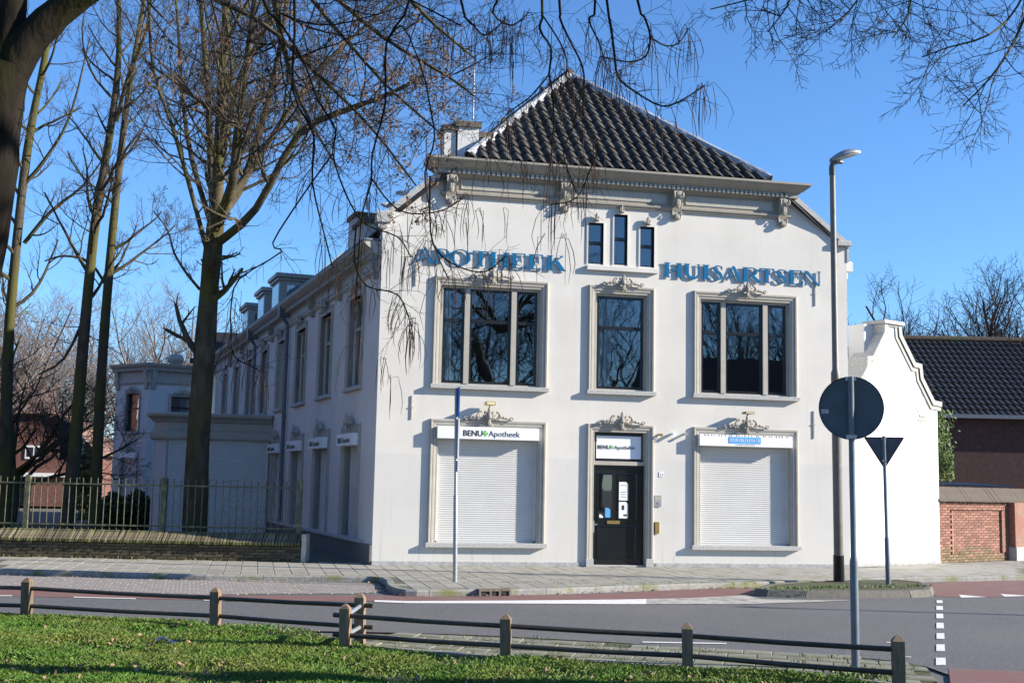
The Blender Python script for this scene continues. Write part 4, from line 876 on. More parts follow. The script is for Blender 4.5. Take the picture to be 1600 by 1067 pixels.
# ================= GABLE HOUSE ON THE RIGHT =================
TH=R(25); GM=Matrix.Translation((WX+.02,.35,0))@Matrix.Rotation(TH,4,'Z')
gh=thing('gable_house',(12.3,1.2,0),'white Dutch gable house end with stepped grey coping, beside the white corner building','house')
def gxz(u,v,off=0):   # pixel -> gable plane local x,z
    n=Vector((-math.sin(TH),math.cos(TH),0)); o=GM.translation+n*off; d=ray(u,v); P=CAM+d*((o-CAM).dot(n)/d.dot(n)); q=GM.inverted()@P; return q.x,q.z
s=978/220.
gp=[gxz(1260+a/s,480+b/s) for a,b in ((565,118),(625,118),(632,205),(735,415),(772,425),(780,500),(868,680),(908,690))]
gl=[gxz(1260+a/s,480+b/s) for a,b in ((350,560),(395,495),(430,430),(432,375),(462,372),(552,185),(552,95))]
xe=gp[-1][0]
mid=(gl[-1][0]+gp[1][0])/2
outl=[(-.6,0),(xe,0)]+gp[::-1]+[(gl[-1][0],gp[0][1])]+gl[::-1][1:]+[(-.6,gl[0][1]-1.0)]
def gal(N,L,tc,c,mix,noise):
    sx=N.new('ShaderNodeSeparateXYZ'); L.new(tc.outputs['Object'],sx.inputs[0]); k=ramp(N,L,mapr(N,L,sx.outputs[2],2.22,2.24),[(0,(1,1,1)),(1,(0,0,0))]); c=mix(mul(N,L,k,.8),c,(.72,.735,.75))
    n=noise(2.5,6); return mix(mul(N,L,ramp(N,L,n.outputs[0],[(.55,(0,0,0)),(.75,(1,1,1))]),.1),c,(.5,.5,.48))
M['gable']=mat('gable_paint',(.86,.86,.85),.85,.03,1.5,.25,40,extra=gal)
gw=wall('gable_wall',outl,[],GM,'gable',gh)
right=[gp[1],gp[2],gp[3],gp[4],gp[5],gp[6],(xe+.12,gp[7][1])]
def cope2(pl,side,nm='coping'):
    mb=MB(GM); prof=[(0,.06),(.12*side,.06),(.12*side,-.55),(0,-.55)]
    mb.sweep(pl,prof,lambda x,z,h:(x,-h,z)); o=mb.build(nm,M['stone'],gh)
    mb=MB(GM); prof=[(-.10*side,-.002),(-.10*side,.03),(0,.03),(0,-.002)]; mb.sweep(pl,prof,lambda x,z,h:(x,-h,z)); mb.build('coping_band',M['trim'],o)
cope2(right,-1)
left=[(gl[0][0]-.15,gl[0][1]-.25)]+gl[1:]
cope2(left,-1)
mb=MB(GM); zt_=gp[0][1]; mb.bbox(gl[-1][0]-.18,gp[1][0]+.2,-.10,.55,zt_,zt_+.09,.015); mb.bbox(gl[-1][0]-.1,gp[1][0]+.12,-.05,.5,zt_-.05,zt_,.005); mb.build('top_slab',M['stone'],gh)
mb=MB(GM); mb.bbox(gl[-1][0]-.5,gl[-1][0]-.13,.25,.7,zt_-1.2,zt_-.02,.01); mb.build('chimney',M['stucco2'],gh)
mb=MB(GM); apx=mid; mb.add([(-.6,.2,3.0),(apx,.2,zt_-.4),(xe-.05,.2,gp[7][1]-.3),(-.6,9,3.0),(apx,9,zt_-.4),(xe-.05,9,gp[7][1]-.3)],[(0,1,4,3),(1,2,5,4)]); mb.build('roof',M['tiled'],gh,fixn=False)
mb=MB(GM); mb.poly([(xe,0,0),(xe,9,0),(xe,9,gp[7][1]),(xe,0,gp[7][1])]); mb.build('side_wall',M['stucco2'],gh,fixn=False)
x_,z_=gxz(1442,655); mb=MB(GM); mb.box(x_-.09,x_+.09,-.006,.02,z_-.06,z_+.06); mb.box(x_-.13,x_+.13,-.02,.0,z_+.062,z_+.085); mb.build('wall_vent',M['trimd'],gh)
mb=MB(GM); r=random.Random(21)
for k in range(16):
    u,v=r.uniform(1428,1452),r.uniform(585,650); pts=[]
    for i in range(9):
        x,z=gxz(u,v); pts.append((x,-.012,z)); u+=r.gauss(.5,4.5); v+=r.gauss(3,5)
        if u>1460 or u<1420: break
    if len(pts)>2: mb.tube(pts,.003,3)
mb.build('dry_vine',M['twig'],gh)
mb=MB(GM); mb.bbox(-.1,xe,-.02,.02,-.02,.06,.005); mb.build('plinth',M['plinth'],gh)
# ================= BRICK GARDEN WALL =================
BW=GM@Matrix.Translation((xe+.03,.10,0)); bwl=thing('brick_garden_wall',BW.translation,'red brick garden wall with tiled coping and mossy foot at the right','wall')
HB=1.47; LB=7.5
mb=MB(BW); mb.box(0,LB,.055,.3,0,HB); mb.build('wall_core',M['mortar'],bwl)
mb=MB(); mb.bbox(-.102,.102,-.05,.05,-.027,.027,.004); bm_=mesh_of(mb,'brick',M['brick']); bm2=mesh_of(mb,'mossy_brick',M['brickm']); rb=random.Random(4); A_=[];B_=[]
for r_ in range(23):
    for i in range(int(LB/.215)):
        x=.1+i*.215+(.107 if r_%2 else 0); z=.03+r_*.0635
        # recessed panels between piers
        rec=.0 if (x<.62 or 2.85<x<3.7 or r_>19 or r_<3) else .05
        if x>LB-.1: continue
        y=.025+rec-.0; Mx=BW@Matrix.Translation((x,y+rb.uniform(-.003,.003),z))
        (B_ if rb.random()<(7.5-r_)/6 else A_).append((x,Mx))
A_.sort(key=lambda q:q[0]); B_.sort(key=lambda q:q[0])
pieces('brick',bm_,[q[1] for q in A_],bwl,M['brick'],240,'far_bricks'); pieces('mossy_brick',bm2,[q[1] for q in B_],bwl,M['brickm'],60,'far_mossy_bricks')
for xa_,xb_ in ((.60,.66),(2.80,2.90)): mb=MB(BW); mb.box(xa_,xb_,-.027,.06,.2,HB-.22); mb.build('brick_reveal',M['brick'],bwl)
for xp in (-.0,3.12,5.9):
    mb=MB(BW); mb.box(xp,xp+.45,-.2,.0,0,HB); p_=mb.build('pier',M['brick'],bwl) if xp>0 else None
    if p_:
        mb=MB(BW); mb.bbox(xp-.03,xp+.48,-.24,.0,0,.34,.02); mb.build('pier_foot',M['stone'],p_)
mb=MB(BW); mb.box(-.02,LB,-.04,-.0,HB-.32,HB-.26) if False else mb.box(.0,LB,-.06,.32,HB,HB+.02); mb.build('coping_bed',M['mortard'],bwl)
mb=MB(); mb.add([(-.07,-.30,-.06),(.065,-.30,-.06),(.065,.02,.24),(-.07,.02,.24),(-.07,-.30,-.02),(.065,-.30,-.02),(.065,.02,.30),(-.07,.02,.30)],[(0,3,2,1),(4,5,6,7),(0,1,5,4),(1,2,6,5),(2,3,7,6),(3,0,4,7)])
ct=mesh_of(mb,'coping_tile',M['capstone']); 
for i in range(int(LB/.075)):
    share('coping_tile',ct,BW@Matrix.Translation((.05+i*.075,.14+rb.uniform(-.008,.008),HB+.06+rb.uniform(-.004,.006)))@Matrix.Rotation(-.25,4,'Z')@Matrix.Scale(.43,4,(1,0,0)),bwl)
mb=MB(BW); n=90; vs=[]
for i in range(n+1): vs+=[(i*.06,1.2,HB+.42+.02*math.cos(i*math.pi)),(i*.06,2.6,HB+.5+.02*math.cos(i*math.pi))]
mb.add(vs,[(2*i,2*i+1,2*i+3,2*i+2) for i in range(n)]); mb.box(0,5.4,1.2,1.25,HB-.2,HB+.36)
sh_=mb.build('corrugated_shed',M['zinc'],fixn=False); tag(sh_,'corrugated shed roof edge showing above the brick garden wall','shed')
# ================= DARK ROOFED HOUSE BEHIND =================
DH=38.; hb=dep(1425,760,DH); hb.z=0; dxr=sd; dh=thing('dark_house',hb,'dark brick house with black tiled roof behind the garden wall','house')
HM=Matrix(((sd.x,vd.x,0,hb.x),(sd.y,vd.y,0,hb.y),(0,0,1,0),(0,0,0,1)))
ze=dep(1500,650,DH).z; zr=dep(1500,530,DH+4.2).z; wl=9.
mb=MB(HM); mb.box(.2,wl,.0,8,0,ze); mb.build('wall',M['darkbrick'],dh)
mb=MB(HM); mb.box(0,wl+.2,-.35,-.2,ze-.06,ze+.06); mb.build('gutter',M['zinc'],dh)
sl2=Vector((0,4.2+.3,zr-ze)); mb=MB(HM); mb.add([(0,-.3,ze),(wl,-.3,ze),(wl,4.2,zr),(0,4.2,zr),(0,8.7,ze),(wl,8.7,ze)],[(0,1,2,3),(3,2,5,4),(0,3,4)]); rf=mb.build('roof',M['tiled'],dh,fixn=False)
mb=MB(HM); nv=15; nu=42; L2=sl2.length; t2=sl2.normalized(); n3=Vector((0,-t2.z,t2.y))
for j in range(nv):
    vs=[]
    for k in range(nu*4+1):
        x=wl*k/(nu*4); hgt=.05*(.5+.5*math.sin(k*math.pi/2+.6))**2
        a=Vector((x,-.3,ze))+t2*(L2*j/nv)+n3*(hgt+.055); b=Vector((x,-.3,ze))+t2*(L2*(j+1.08)/nv)+n3*(hgt+.012); c0=a-n3*.04; vs+=[c0,a,b]
    mb.add(vs,[(3*k+i,3*k+i+1,3*k+i+4,3*k+i+3) for k in range(nu*4) for i in (0,1)])
mb.build('roof_tiles',M['tiled'],rf,kind='stuff',fixn=False)
mb=MB(HM); mb.tube([(-.05,4.2,zr+.05),(wl,4.2,zr+.05)],.13,8); mb.build('ridge',M['mossbrick'],rf)
# ivy between gable and dark house
mb=MB(); r=random.Random(31)
for i in range(900):
    u=1466+abs(r.gauss(0,11)); v=r.uniform(640,750); 
    if r.random()<.4: u=1468+r.uniform(0,22); v=r.gauss(722,12)
    p=dep(u,v,31.5+r.uniform(-.3,.3)); a=Vector((r.gauss(0,1),r.gauss(0,1),r.gauss(0,1))).normalized()*.05; b=a.orthogonal().normalized()*.035; mb.add([p-a,p+b,p+a,p-b],[(0,1,2,3)])
iv=mb.build('ivy_bush',M['ivy'],fixn=False); tag(iv,'green ivy bush between the white gable and the dark house','bush')
# ================= LOW WALL WITH RAILING =================
wa=gnd(-160,865); wb=gnd(477,878.3); wd_=(wb-wa); LW=wd_.length; LM=Matrix.Translation((wa.x,wa.y,0))@Matrix.Rotation(math.atan2(wd_.y,wd_.x),4,'Z')
lwl=thing('low_brick_wall',(wb.x,wb.y,0),'low mossy brick wall with brick-on-edge coping under the railing','wall')
mb=MB(LM); mb.box(0,LW-.08,.03,.42,0,.33); mb.build('wall_core',M['mortard'],lwl)
mb=MB(LM); mb.box(LW-.09,LW,-.02,.45,0,.56) ; mb.build('end_cap',M['endstone'],lwl)
bm3=mesh_of((lambda m:(m.bbox(-.1,.1,-.05,.05,-.026,.026,.004),m)[1])(MB()),'brick',M['mossbrick']); L3=[]
for r_ in range(5):
    for i in range(int(LW/.212)):
        x=.1+i*.212+(.106 if r_%2 else 0)
        if x<LW-.2: L3.append((-x,LM@Matrix.Translation((x,.05+rb.uniform(-.006,.006),.035+r_*.061))@Matrix.Rotation(rb.uniform(-.02,.02),4,'Y')))
L3.sort(key=lambda q:q[0]); pieces('brick',bm3,[q[1] for q in L3],lwl,M['mossbrick'],300,'far_bricks')
mb=MB(); mb.add([(-.024,-.06,0),(.024,-.06,0),(.024,.24,.14),(-.024,.24,.14),(-.024,-.06,.06),(.024,-.06,.06),(.024,.24,.24),(-.024,.24,.24)],[(0,3,2,1),(4,5,6,7),(0,1,5,4),(1,2,6,5),(2,3,7,6),(3,0,4,7)]); cpm=mesh_of(mb,'coping_brick',M['coping']); L3=[]
for i in range(int((LW-.1)/.066)): L3.append((-i,LM@Matrix.Translation((.03+i*.066,rb.uniform(-.012,.012),.325+rb.uniform(-.008,.008)))@Matrix.Rotation(rb.gauss(0,.04),4,'Z')@Matrix.Rotation(rb.gauss(0,.03),4,'Y')))
L3.sort(key=lambda q:q[0]); pieces('coping_brick',cpm,[q[1] for q in L3],lwl,M['coping'],300,'far_coping_bricks')
mb=MB(LM); mb.box(0,LW-.1,.2,.44,.33,.55); mb.build('coping_core',M['mortard'],lwl)
ra=thing('iron_railing',LM@Vector((LW,.3,.55)),'rusty green iron railing with square posts on the low brick wall','railing')
z0=.60; z1=1.64
for zz,rr in ((.66,.016),(1.50,.016)): mb=MB(LM); mb.box(0,LW-.3,.28,.32,zz-rr,zz+rr); mb.build('rail',M['rail'],ra)
mb=MB(); mb.tube([(0,0,0),(0,0,1.08)],.011,6); 
bal=mesh_of(mb,'baluster',M['rail'])
posts=[LW-.22,LW-3.05,LW-5.9,LW-8.7]
i=0; x=LW-.36
while x>.05:
    if min(abs(x-p) for p in posts)>.06: share('baluster',bal,LM@Matrix.Translation((x,.30,.555))@Matrix.Rotation(rb.gauss(0,.008),4,'Y')@Matrix.Scale(1+rb.gauss(0,.01),4,(0,0,1)),ra)
    x-=.146
for p in posts: mb=MB(LM); mb.bbox(p-.05,p+.05,.25,.35,.5,1.66,.01); mb.build('post',M['rail'],ra)
# garden soil and hedge behind
flat('garden_ground',[LM@Vector((0,.4,0)),LM@Vector((LW,.4,0)),Vector((-1.35,9,0)),Vector((-2.4,14,0)),Vector((-7.5,20,0)),Vector((-14,20,0)),Vector((-12,3.5,0))],-.002,M['soil'])
def bush(name,label,c,rx,ry,rz,n,matn='leafg',s=.05,seed=1,cat='bush'):
    r=random.Random(seed); mb=MB()
    for i in range(n):
        d=Vector((r.gauss(0,1),r.gauss(0,1),r.gauss(0,1))).normalized(); k=r.random()**.35; p=Vector((c.x+d.x*rx*k,c.y+d.y*ry*k,max(.02,c.z+d.z*rz*k*(1+.25*math.sin(d.x*9)+.2*math.sin(d.y*13)))))
        a=Vector((r.gauss(0,1),r.gauss(0,1),r.gauss(0,1))).normalized()*s; b=a.orthogonal().normalized()*s*.6; mb.add([p-a,p+b,p+a,p-b],[(0,1,2,3)])
    o=mb.build(name,M[matn],fixn=False); tag(o,label,cat); return o
q=dep(205,790,39); bush('hedge','dark clipped hedge in front of the pavilion, behind the railing',Vector((q.x,q.y,.55)),1.3,.8,.55,9000,'leafg',.06,2,'hedge')
q=dep(140,700,46); bush('shrub','leafy green shrub between the slender trunks and the pavilion',Vector((q.x,q.y,1.3)),.55,.6,1.5,2600,'ivy',.06,3,'shrub')
# ================= STREET FURNITURE =================
# lamp post
lb=gnd(1311,909,0); lt=at(1300.5,262,lb); lm=at(1305.5,590,lb)
la=thing('street_lamp',(lb.x,lb.y,.0),'tall grey street lamp post on the traffic island','street lamp')
ztop=lt.z; zm=3.85; off=Vector((lt.x-lb.x,lt.y-lb.y,0))
def onp(z): return Vector((lb.x,lb.y,0))+off*(z/ztop)+Vector((0,0,z))
mb=MB(); mb.tube([onp(.5),onp(zm-.15),onp(zm),onp(zm+.06),onp(ztop)],[.088,.088,.086,.062,.052],12); mb.build('pole',M['pole'],la,smooth=True)
mb=MB(); mb.tube([onp(-.05),onp(.5)],[.105,.10],12); mb.build('pole_base',M['black'],la,smooth=True)
tp_=onp(ztop); hd_=(at(1337,240,lb)-tp_); hd_.z=0; hd_.normalize(); sdv=Vector((-hd_.y,hd_.x,0))
def lam(bot):
    mb=MB(); vs=[]; n=12; m=11
    for i in range(m):
        t=i/(m-1); w=.13*math.sin(math.pi*min(1,.14+t*.86))**.6 if t<1 else .0; w=max(w,.012); cz=.12+.17*math.sin(t*1.35); x=-.04+.56*t
        for k in range(n):
            a=math.pi*k/(n-1); 
            hh=(.11*math.sin(math.pi*(.1+.85*t))**.7) if not bot else -.055*math.sin(math.pi*t)**.6
            vs.append(tp_+hd_*x+sdv*(w*math.cos(a)*(.82 if bot else 1))+Vector((0,0,cz+hh*math.sin(a)-(.004 if bot else 0))))
    mb.add(vs,[(i*n+k,i*n+k+1,(i+1)*n+k+1,(i+1)*n+k) for i in range(m-1) for k in range(n-1)]+[tuple(i*n for i in range(m))+tuple(i*n+n-1 for i in range(m-1,-1,-1))] if False else [(i*n+k,i*n+k+1,(i+1)*n+k+1,(i+1)*n+k) for i in range(m-1) for k in range(n-1)])
    return mb
lam(False).build('lamp_housing',M['galv'],la,smooth=True,fixn=False); lam(True).build('lamp_bowl',mat('lamp_bowl',(.45,.46,.44),.15,.1),la,smooth=True,fixn=False)
mb=MB(); mb.tube([onp(ztop-.14),onp(ztop),tp_+Vector((0,0,.08))+hd_*.02,tp_+Vector((0,0,.16))+hd_*.08],[.06,.06,.06,.05],10); mb.build('lamp_neck',M['signback'],la,smooth=True)
mb=MB(); q=tp_+hd_*.12+Vector((0,0,.10)); mb.ell(q,.10,.07,.035,8,5); mb.build('lamp_gear_box',M['pole'],la)
# a second lamp of the same kind further along, right of the view
l2=la.copy(); COL.objects.link(l2); l2.location=(15.6,-9.2,ZR+.1); l2['label']='tall grey street lamp post across the junction, right of the view'; l2['group']=la['group']='street lamps'
for ch in list(la.children): c2=ch.copy(); COL.objects.link(c2); c2.parent=l2
# round sign seen from behind
def sign_frame(c,base):   # plate frame facing the camera: x right, y away, z up
    f=(c-CAM); f.z=0; f.normalize(); x=Vector((f.y,-f.x,0)); return Matrix(((x.x,f.x,0,c.x),(x.y,f.y,0,c.y),(0,0,1,c.z),(0,0,0,1)))
rb_=gnd(1337,1047,ZV); rc=at(1330,637,rb_); rs=thing('round_sign',(rb_.x,rb_.y,ZV),'back of a round traffic sign on a grey pole behind the wooden fence','road sign')
off=Vector((rc.x-rb_.x,rc.y-rb_.y,0)); zc=rc.z
def onr(z): return Vector((rb_.x,rb_.y,0))+off*((z-ZV)/(zc-ZV))+Vector((0,0,z))
Z1=at(1334,870,rb_).z
mb=MB(); mb.tube([onr(ZV-.1),onr(Z1-.04),onr(Z1),onr(zc+.3)],[.040,.040,.030,.030],12); mb.build('pole',M['polegrey'],rs,smooth=True)
Mx=sign_frame(rc,rb_)@Matrix.Translation((0,.045,0)); mb=MB(Mx); n=40; r0=.308
vs=[(0,0,0)]+[(r0*.965*math.cos(2*math.pi*k/n),0,r0*.965*math.sin(2*math.pi*k/n)) for k in range(n)]+[(r0*math.cos(2*math.pi*k/n),-.018,r0*math.sin(2*math.pi*k/n)) for k in range(n)]+[(r0*math.cos(2*math.pi*k/n),.012,r0*math.sin(2*math.pi*k/n)) for k in range(n)]
mb.add(vs,[(0,k+1,(k+1)%n+1) for k in range(n)]+[(1+k,1+(k+1)%n,1+n+(k+1)%n,1+n+k) for k in range(n)]+[(1+n+k,1+n+(k+1)%n,1+2*n+(k+1)%n,1+2*n+k) for k in range(n)]+[tuple(1+2*n+k for k in range(n))]); mb.build('sign_plate',M['signback'],rs)
for q_ in ((.26,.30),(-.30,-.265)): mb=MB(Mx); mb.bbox(-.05,.05,-.085,-.005,*q_,.004); mb.build('clamp',M['galv'],rs)
mb=MB(Mx); mb.box(-.285,-.215,-.004,-.002,-.055,-.012); mb.build('sticker',M['stone'],rs)
# give way sign seen from behind
yb=gnd(1388,913,.0); yc=at(1381.5,700,yb); ys=thing('give_way_sign',(yb.x,yb.y,.0),'back of a triangular give way sign on a thin pole near the lamp post','road sign')
off=Vector((yc.x-yb.x,yc.y-yb.y,0))
def ony(z): return Vector((yb.x,yb.y,0))+off*(z/yc.z)+Vector((0,0,z))
Z1=at(1386,838,yb).z; mb=MB(); mb.tube([ony(-.05),ony(Z1-.03),ony(Z1),ony(yc.z+.22)],[.045,.045,.032,.032],10); mb.build('pole',M['polegrey'],ys,smooth=True)
Mx=sign_frame(yc,yb)@Matrix.Translation((0,.045,0)); tri=[(-.335,.2),(.335,.2),(.345,.185),(.02,-.345),(-.02,-.345),(-.345,.185)]
mb=MB(Mx); mb.prism([(x,0,z) for x,z in tri],(0,.014,0)); mb.build('sign_plate',M['signback'],ys); mb=MB(Mx); mb.sweep([(x,z) for x,z in tri]+[tri[0]],[(-.004,-.016),(-.004,.014),(.012,.014)],lambda x,z,h:(x,-h,z)); mb.build('rim',M['rim'],ys)
for q_ in ((.155,.195),(-.25,-.215)): mb=MB(Mx); mb.bbox(-.042,.042,-.08,-.002,*q_,.004); mb.build('clamp',M['galv'],ys)
# blue edge-on sign pole on the pavement
pb=gnd(711,909,0); bs=thing('parking_sign_pole',(pb.x,pb.y,0),'thin grey pole with edge-on blue sign in front of the left shutter','road sign')
o_=at(713,605,pb)-pb; 
def onb(z): return pb+Vector((o_.x,o_.y,0))*(z/o_.z)+Vector((0,0,z))
zz=lambda v: at(712,v,pb).z
mb=MB(); mb.tube([onb(-.05),onb(zz(775)),onb(zz(772)),onb(zz(606))],[.040,.038,.028,.028],10); mb.build('pole',M['galv'],bs,smooth=True)
vdir=Vector((onb(2).x-CAM.x,onb(2).y-CAM.y,0)).normalized(); vr=Vector((vdir.y,-vdir.x,0))
def plate(z0,z1,m,nm,w=.42,dx=.035):
    c=onb((z0+z1)/2)+vr*dx; Mx=Matrix(((vr.x,vdir.x,0,c.x),(vr.y,vdir.y,0,c.y),(0,0,1,0),(0,0,0,1)))@Matrix.Rotation(R(4),4,'Z'); mb=MB(Mx); mb.bbox(-.012,.012,-w/2,w/2,z0,z1,.003); mb.build(nm,M[m],bs)
plate(zz(651),zz(605),'bluesign','blue_plate'); plate(zz(716),zz(654),'boxw','white_plate',.3); plate(zz(736),zz(719),'boxw','lower_plate',.22)
# wooden rail fence
def post(parent,u,vt,vb,w=.102):
    p=gnd(u,vb,-.03); c=at(u,vt,p); h=c.z; lean=Vector((c.x-p.x,c.y-p.y,0))*.5
    mb=MB(Matrix.Translation((p.x,p.y,0))@Matrix.Rotation(-.35,4,'Z')); a=w/2; vs=[]
    for z,i,k in ((-.2,0,0),(h-.03,0,1),(h,.02,1)):
        for x,y in ((-a,-a),(a,-a),(a,a),(-a,a)): vs.append((x*(1-i/a)+lean.x*k,y*(1-i/a)+lean.y*k,z))
    vs.append((lean.x,lean.y,h+.025)); fs=[(0,3,2,1)]+[(b+j,b+(j+1)%4,b+4+(j+1)%4,b+4+j) for b in (0,4) for j in range(4)]+[(8+j,8+(j+1)%4,12) for j in range(4)]
    mb.add(vs,fs); o=mb.build('post',M['wood'],parent); mb=MB(Matrix.Translation((p.x,p.y,0))@Matrix.Rotation(-.35,4,'Z'))
    for zf in (.25,.72): mb.ell((-.0,-a-.002,h*zf+.03),.008,.006,.008,6,4)
    mb.build('bolt',M['steel'],o)
    return p,h,p+lean
f1=thing('wooden_rail_fence',gnd(42,966,-.03),'low fence of wooden posts and dark pipe rails along the road, left run','fence')
f2=thing('wooden_rail_fence',gnd(540,1014,-.03),'low fence of wooden posts and dark pipe rails beside the verge slabs, right run','fence')
P1=[post(f1,*q) for q in ((-260,893,957),(42,905,967),(337,920,983),(563,929,1004))]
P2=[post(f2,*q) for q in ((540,946,1015),(791,962,1032),(1075,977,1048),(1405,996,1079))]
def rails(parent,a,b,fr=(.83,.36),ext0=0,ext1=0):
    for f in fr:
        A=a[0].lerp(a[2],f)+Vector((0,0,a[1]*f)); B=b[0].lerp(b[2],f)+Vector((0,0,b[1]*f)); d=(B-A).normalized(); mb=MB(); mb.tube([A-d*ext0,A.lerp(B,.5)-Vector((0,0,.006)),B+d*ext1],.024,8); mb.build('rail',M['pipe'],parent,smooth=True)
for i in range(3): rails(f1,P1[i],P1[i+1],ext1=.16 if i==2 else 0)
for i in range(3): rails(f2,P2[i],P2[i+1],ext0=.14 if i==0 else 0)
for f in (.83,.36):   # short return pipe joining the two runs
    A=P2[0][0]+Vector((0,0,P2[0][1]*f)); B=P1[3][0]+Vector((0,0,P1[3][1]*f)); mb=MB(); mb.tube([A,B+(B-A)*.1],.022,8); mb.build('rail',M['galv'],f2,smooth=True)
# signs in the background at the left
q=dep(97,790,44); q.z=0; sg_=thing('road_sign_board',q,'grey back of a large road sign board behind the railing at left','road sign'); Mx=sign_frame(q,q)
kx=44/FPX; mb=MB(Mx); mb.box(-.2,.13,-.02,.02,dep(97,718,44).z,dep(97,660,44).z); mb.build('sign_plate',M['signback'],sg_); mb=MB(Mx); mb.tube([(.1,.05,0),(.1,.05,dep(97,658,44).z)],.05,8); mb.build('pole',M['galv'],sg_)
q=dep(128,790,46); q.z=0; sg2=thing('parking_sign',q,'small blue parking sign between the slender tree trunks','road sign'); Mx=sign_frame(q,q); mb=MB(Mx); mb.box(-.10,.10,-.02,.01,dep(128,730,46).z,dep(128,712,46).z); mb.build('sign_plate',M['bluesign'],sg2); mb=MB(Mx); mb.tube([(.0,.05,0),(.0,.05,dep(128,712,46).z)],.035,8); mb.build('pole',M['galv'],sg2); text_mesh('lettering','P',M['white'],Mx@Matrix.Translation((-.07,-.025,dep(128,729,46).z+.05)),.36,sg2)
# brick house far left
FH=64.; q=dep(150,745,FH); q.z=0; fh=thing('brick_house',q,'dark brick house with pale roof and white window far left behind the trees','house'); HM2=Matrix(((sd.x,vd.x,0,q.x),(sd.y,vd.y,0,q.y),(0,0,1,0),(0,0,0,1)))@Matrix.Rotation(R(8),4,'Z')
k=FH/FPX; mb=MB(HM2); mb.box(-9,-.0,0,8,0,2.9); mb.add([(-9,0,2.9),(0,0,2.9),(-2.2,0,4.9),(-9,0,4.9)],[(0,1,2,3)]); mb.build('wall',M['housebrick'],fh)
mb=MB(HM2); mb.add([(-9.2,-.3,4.7),(-2.0,-.3,4.9),(-3.2,3.5,6.6),(-9.2,3.5,6.6),(.3,-.3,2.7),(.3,8,2.7),(-2,8,4.9)],[(0,1,2,3),(1,4,5,6)]); mb.build('roof',M['pinkroof'],fh,fixn=False)
def fwin(x0,x1,z0,z1,par_):
    mb=MB(HM2); mb.box(x0,x1,-.06,.0,z0,z1); w=mb.build('window',M['white'],par_); mb=MB(HM2); mb.box(x0+.1,(x0+x1)/2-.05,-.075,-.061,z0+.12,z1-.1); mb.build('pane',M['tiled'],w); mb=MB(HM2); mb.box((x0+x1)/2+.05,x1-.1,-.075,-.061,z0+.12,z1-.1); mb.build('pane',M['tiled'],w)
xw=(42-150)*k; fwin(xw,xw+.92,dep(55,717,FH).z,dep(55,696,FH).z,fh); fwin((110-150)*k,(121-150)*k+.3,dep(115,712,FH).z,dep(115,685,FH).z,fh); fwin((0-150)*k,(18-150)*k,dep(5,717,FH).z,dep(5,696,FH).z,fh)
mb=MB(HM2); mb.box(-5.5,-1.2,-.25,-.0,1.55,1.75); mb.build('canopy',M['white'],fh); mb=MB(HM2); mb.box(-5.4,-3.4,-.02,.0,.0,1.5); mb.build('garage_door',M['black'],fh)

# unseen terrace added left of view to block sky light from the side wall
tr=thing('sky_block_terrace',(-19,8,0),'unseen brick terrace added left of the view to block sky light from the side wall','house')
mb=MB(); mb.box(-27,-18,-8,34,0,6.5); mb.build('wall',M['housebrick'],tr)
mb=MB(); mb.add([(-27.3,-8.3,6.4),(-17.7,-8.3,6.4),(-17.7,34.3,6.4),(-27.3,34.3,6.4),(-22.5,-8.3,10.4),(-22.5,34.3,10.4)],[(1,2,5,4),(0,4,5,3),(0,1,4),(2,3,5)]); mb.build('roof',M['tiled'],tr,fixn=False)
for yy in range(-6,33,3):
    for zz0 in (1.0,4.0): mb=MB(); mb.box(-18.0,-17.95,yy,yy+1.4,zz0,zz0+1.6); w=mb.build('window',M['white'],tr); mb=MB(); mb.box(-17.95,-17.94,yy+.1,yy+1.3,zz0+.1,zz0+1.5); mb.build('pane',M['tiled'],w)

# house across the park, mirrored in the right-hand window
ha=thing('park_house',(25,-38,0),'brick house with dark roof behind the viewer across the park','house')
mb=MB(); mb.box(18.5,32,-43,-35,0,4.6); mb.build('wall',M['housebrick'],ha)
mb=MB(); mb.add([(18,-34.6,4.4),(32.5,-34.6,4.4),(32.5,-43.4,4.4),(18,-43.4,4.4),(18.6,-39,9.0),(32,-39,9.0)],[(0,1,5,4),(3,4,5,2),(0,4,3),(1,2,5)]); mb.build('roof',M['tiled'],ha,fixn=False)

# gulls on the gable shoulder, litter on the lawn
M['gull']=mat('gull_white',(.62,.62,.62),.8,.05,9); M['gullg']=mat('gull_grey',(.30,.31,.33),.8,.05,9)
for (x,z,rz,lab) in ((.10,7.27,.4,'white gull on the left shoulder stone, the one nearer the edge'),(.42,7.56,-.5,'white gull on the sloping gable coping, the upper one of two')):
    G=Matrix.Translation((x,.08,z+.02))@Matrix.Rotation(rz,4,'Z'); gt=thing('gull',(x,.08,z),lab,'gull','gulls on the gable')
    mb=MB(G); mb.tube([(-.19,0,.11),(-.13,0,.115),(-.06,0,.12),(.02,0,.125),(.08,0,.15),(.11,0,.19),(.13,0,.215),(.155,0,.212),(.19,0,.20)],[.008,.025,.05,.056,.046,.03,.032,.022,.004],10); mb.build('body',M['gull'],gt,smooth=True)
    for s_ in (-1,1):
        mb=MB(G); mb.ell((-.05,s_*.045,.135),.12,.016,.035,8,5); mb.build('wing',M['gullg'],gt,smooth=True); mb=MB(G); mb.tube([(.0,s_*.02,.08),(.0,s_*.02,-.01)],.005,4); mb.build('leg',M['brass'],gt)
q=gnd(263,1007,0); mb=MB(); r=random.Random(2); n=7; vs=[(q.x-.12+.24*i/n+r.gauss(0,.008),q.y-.05+.1*j/4+r.gauss(0,.01),.035+.03*r.random()+.02*math.sin(i)) for i in range(n+1) for j in range(5)]
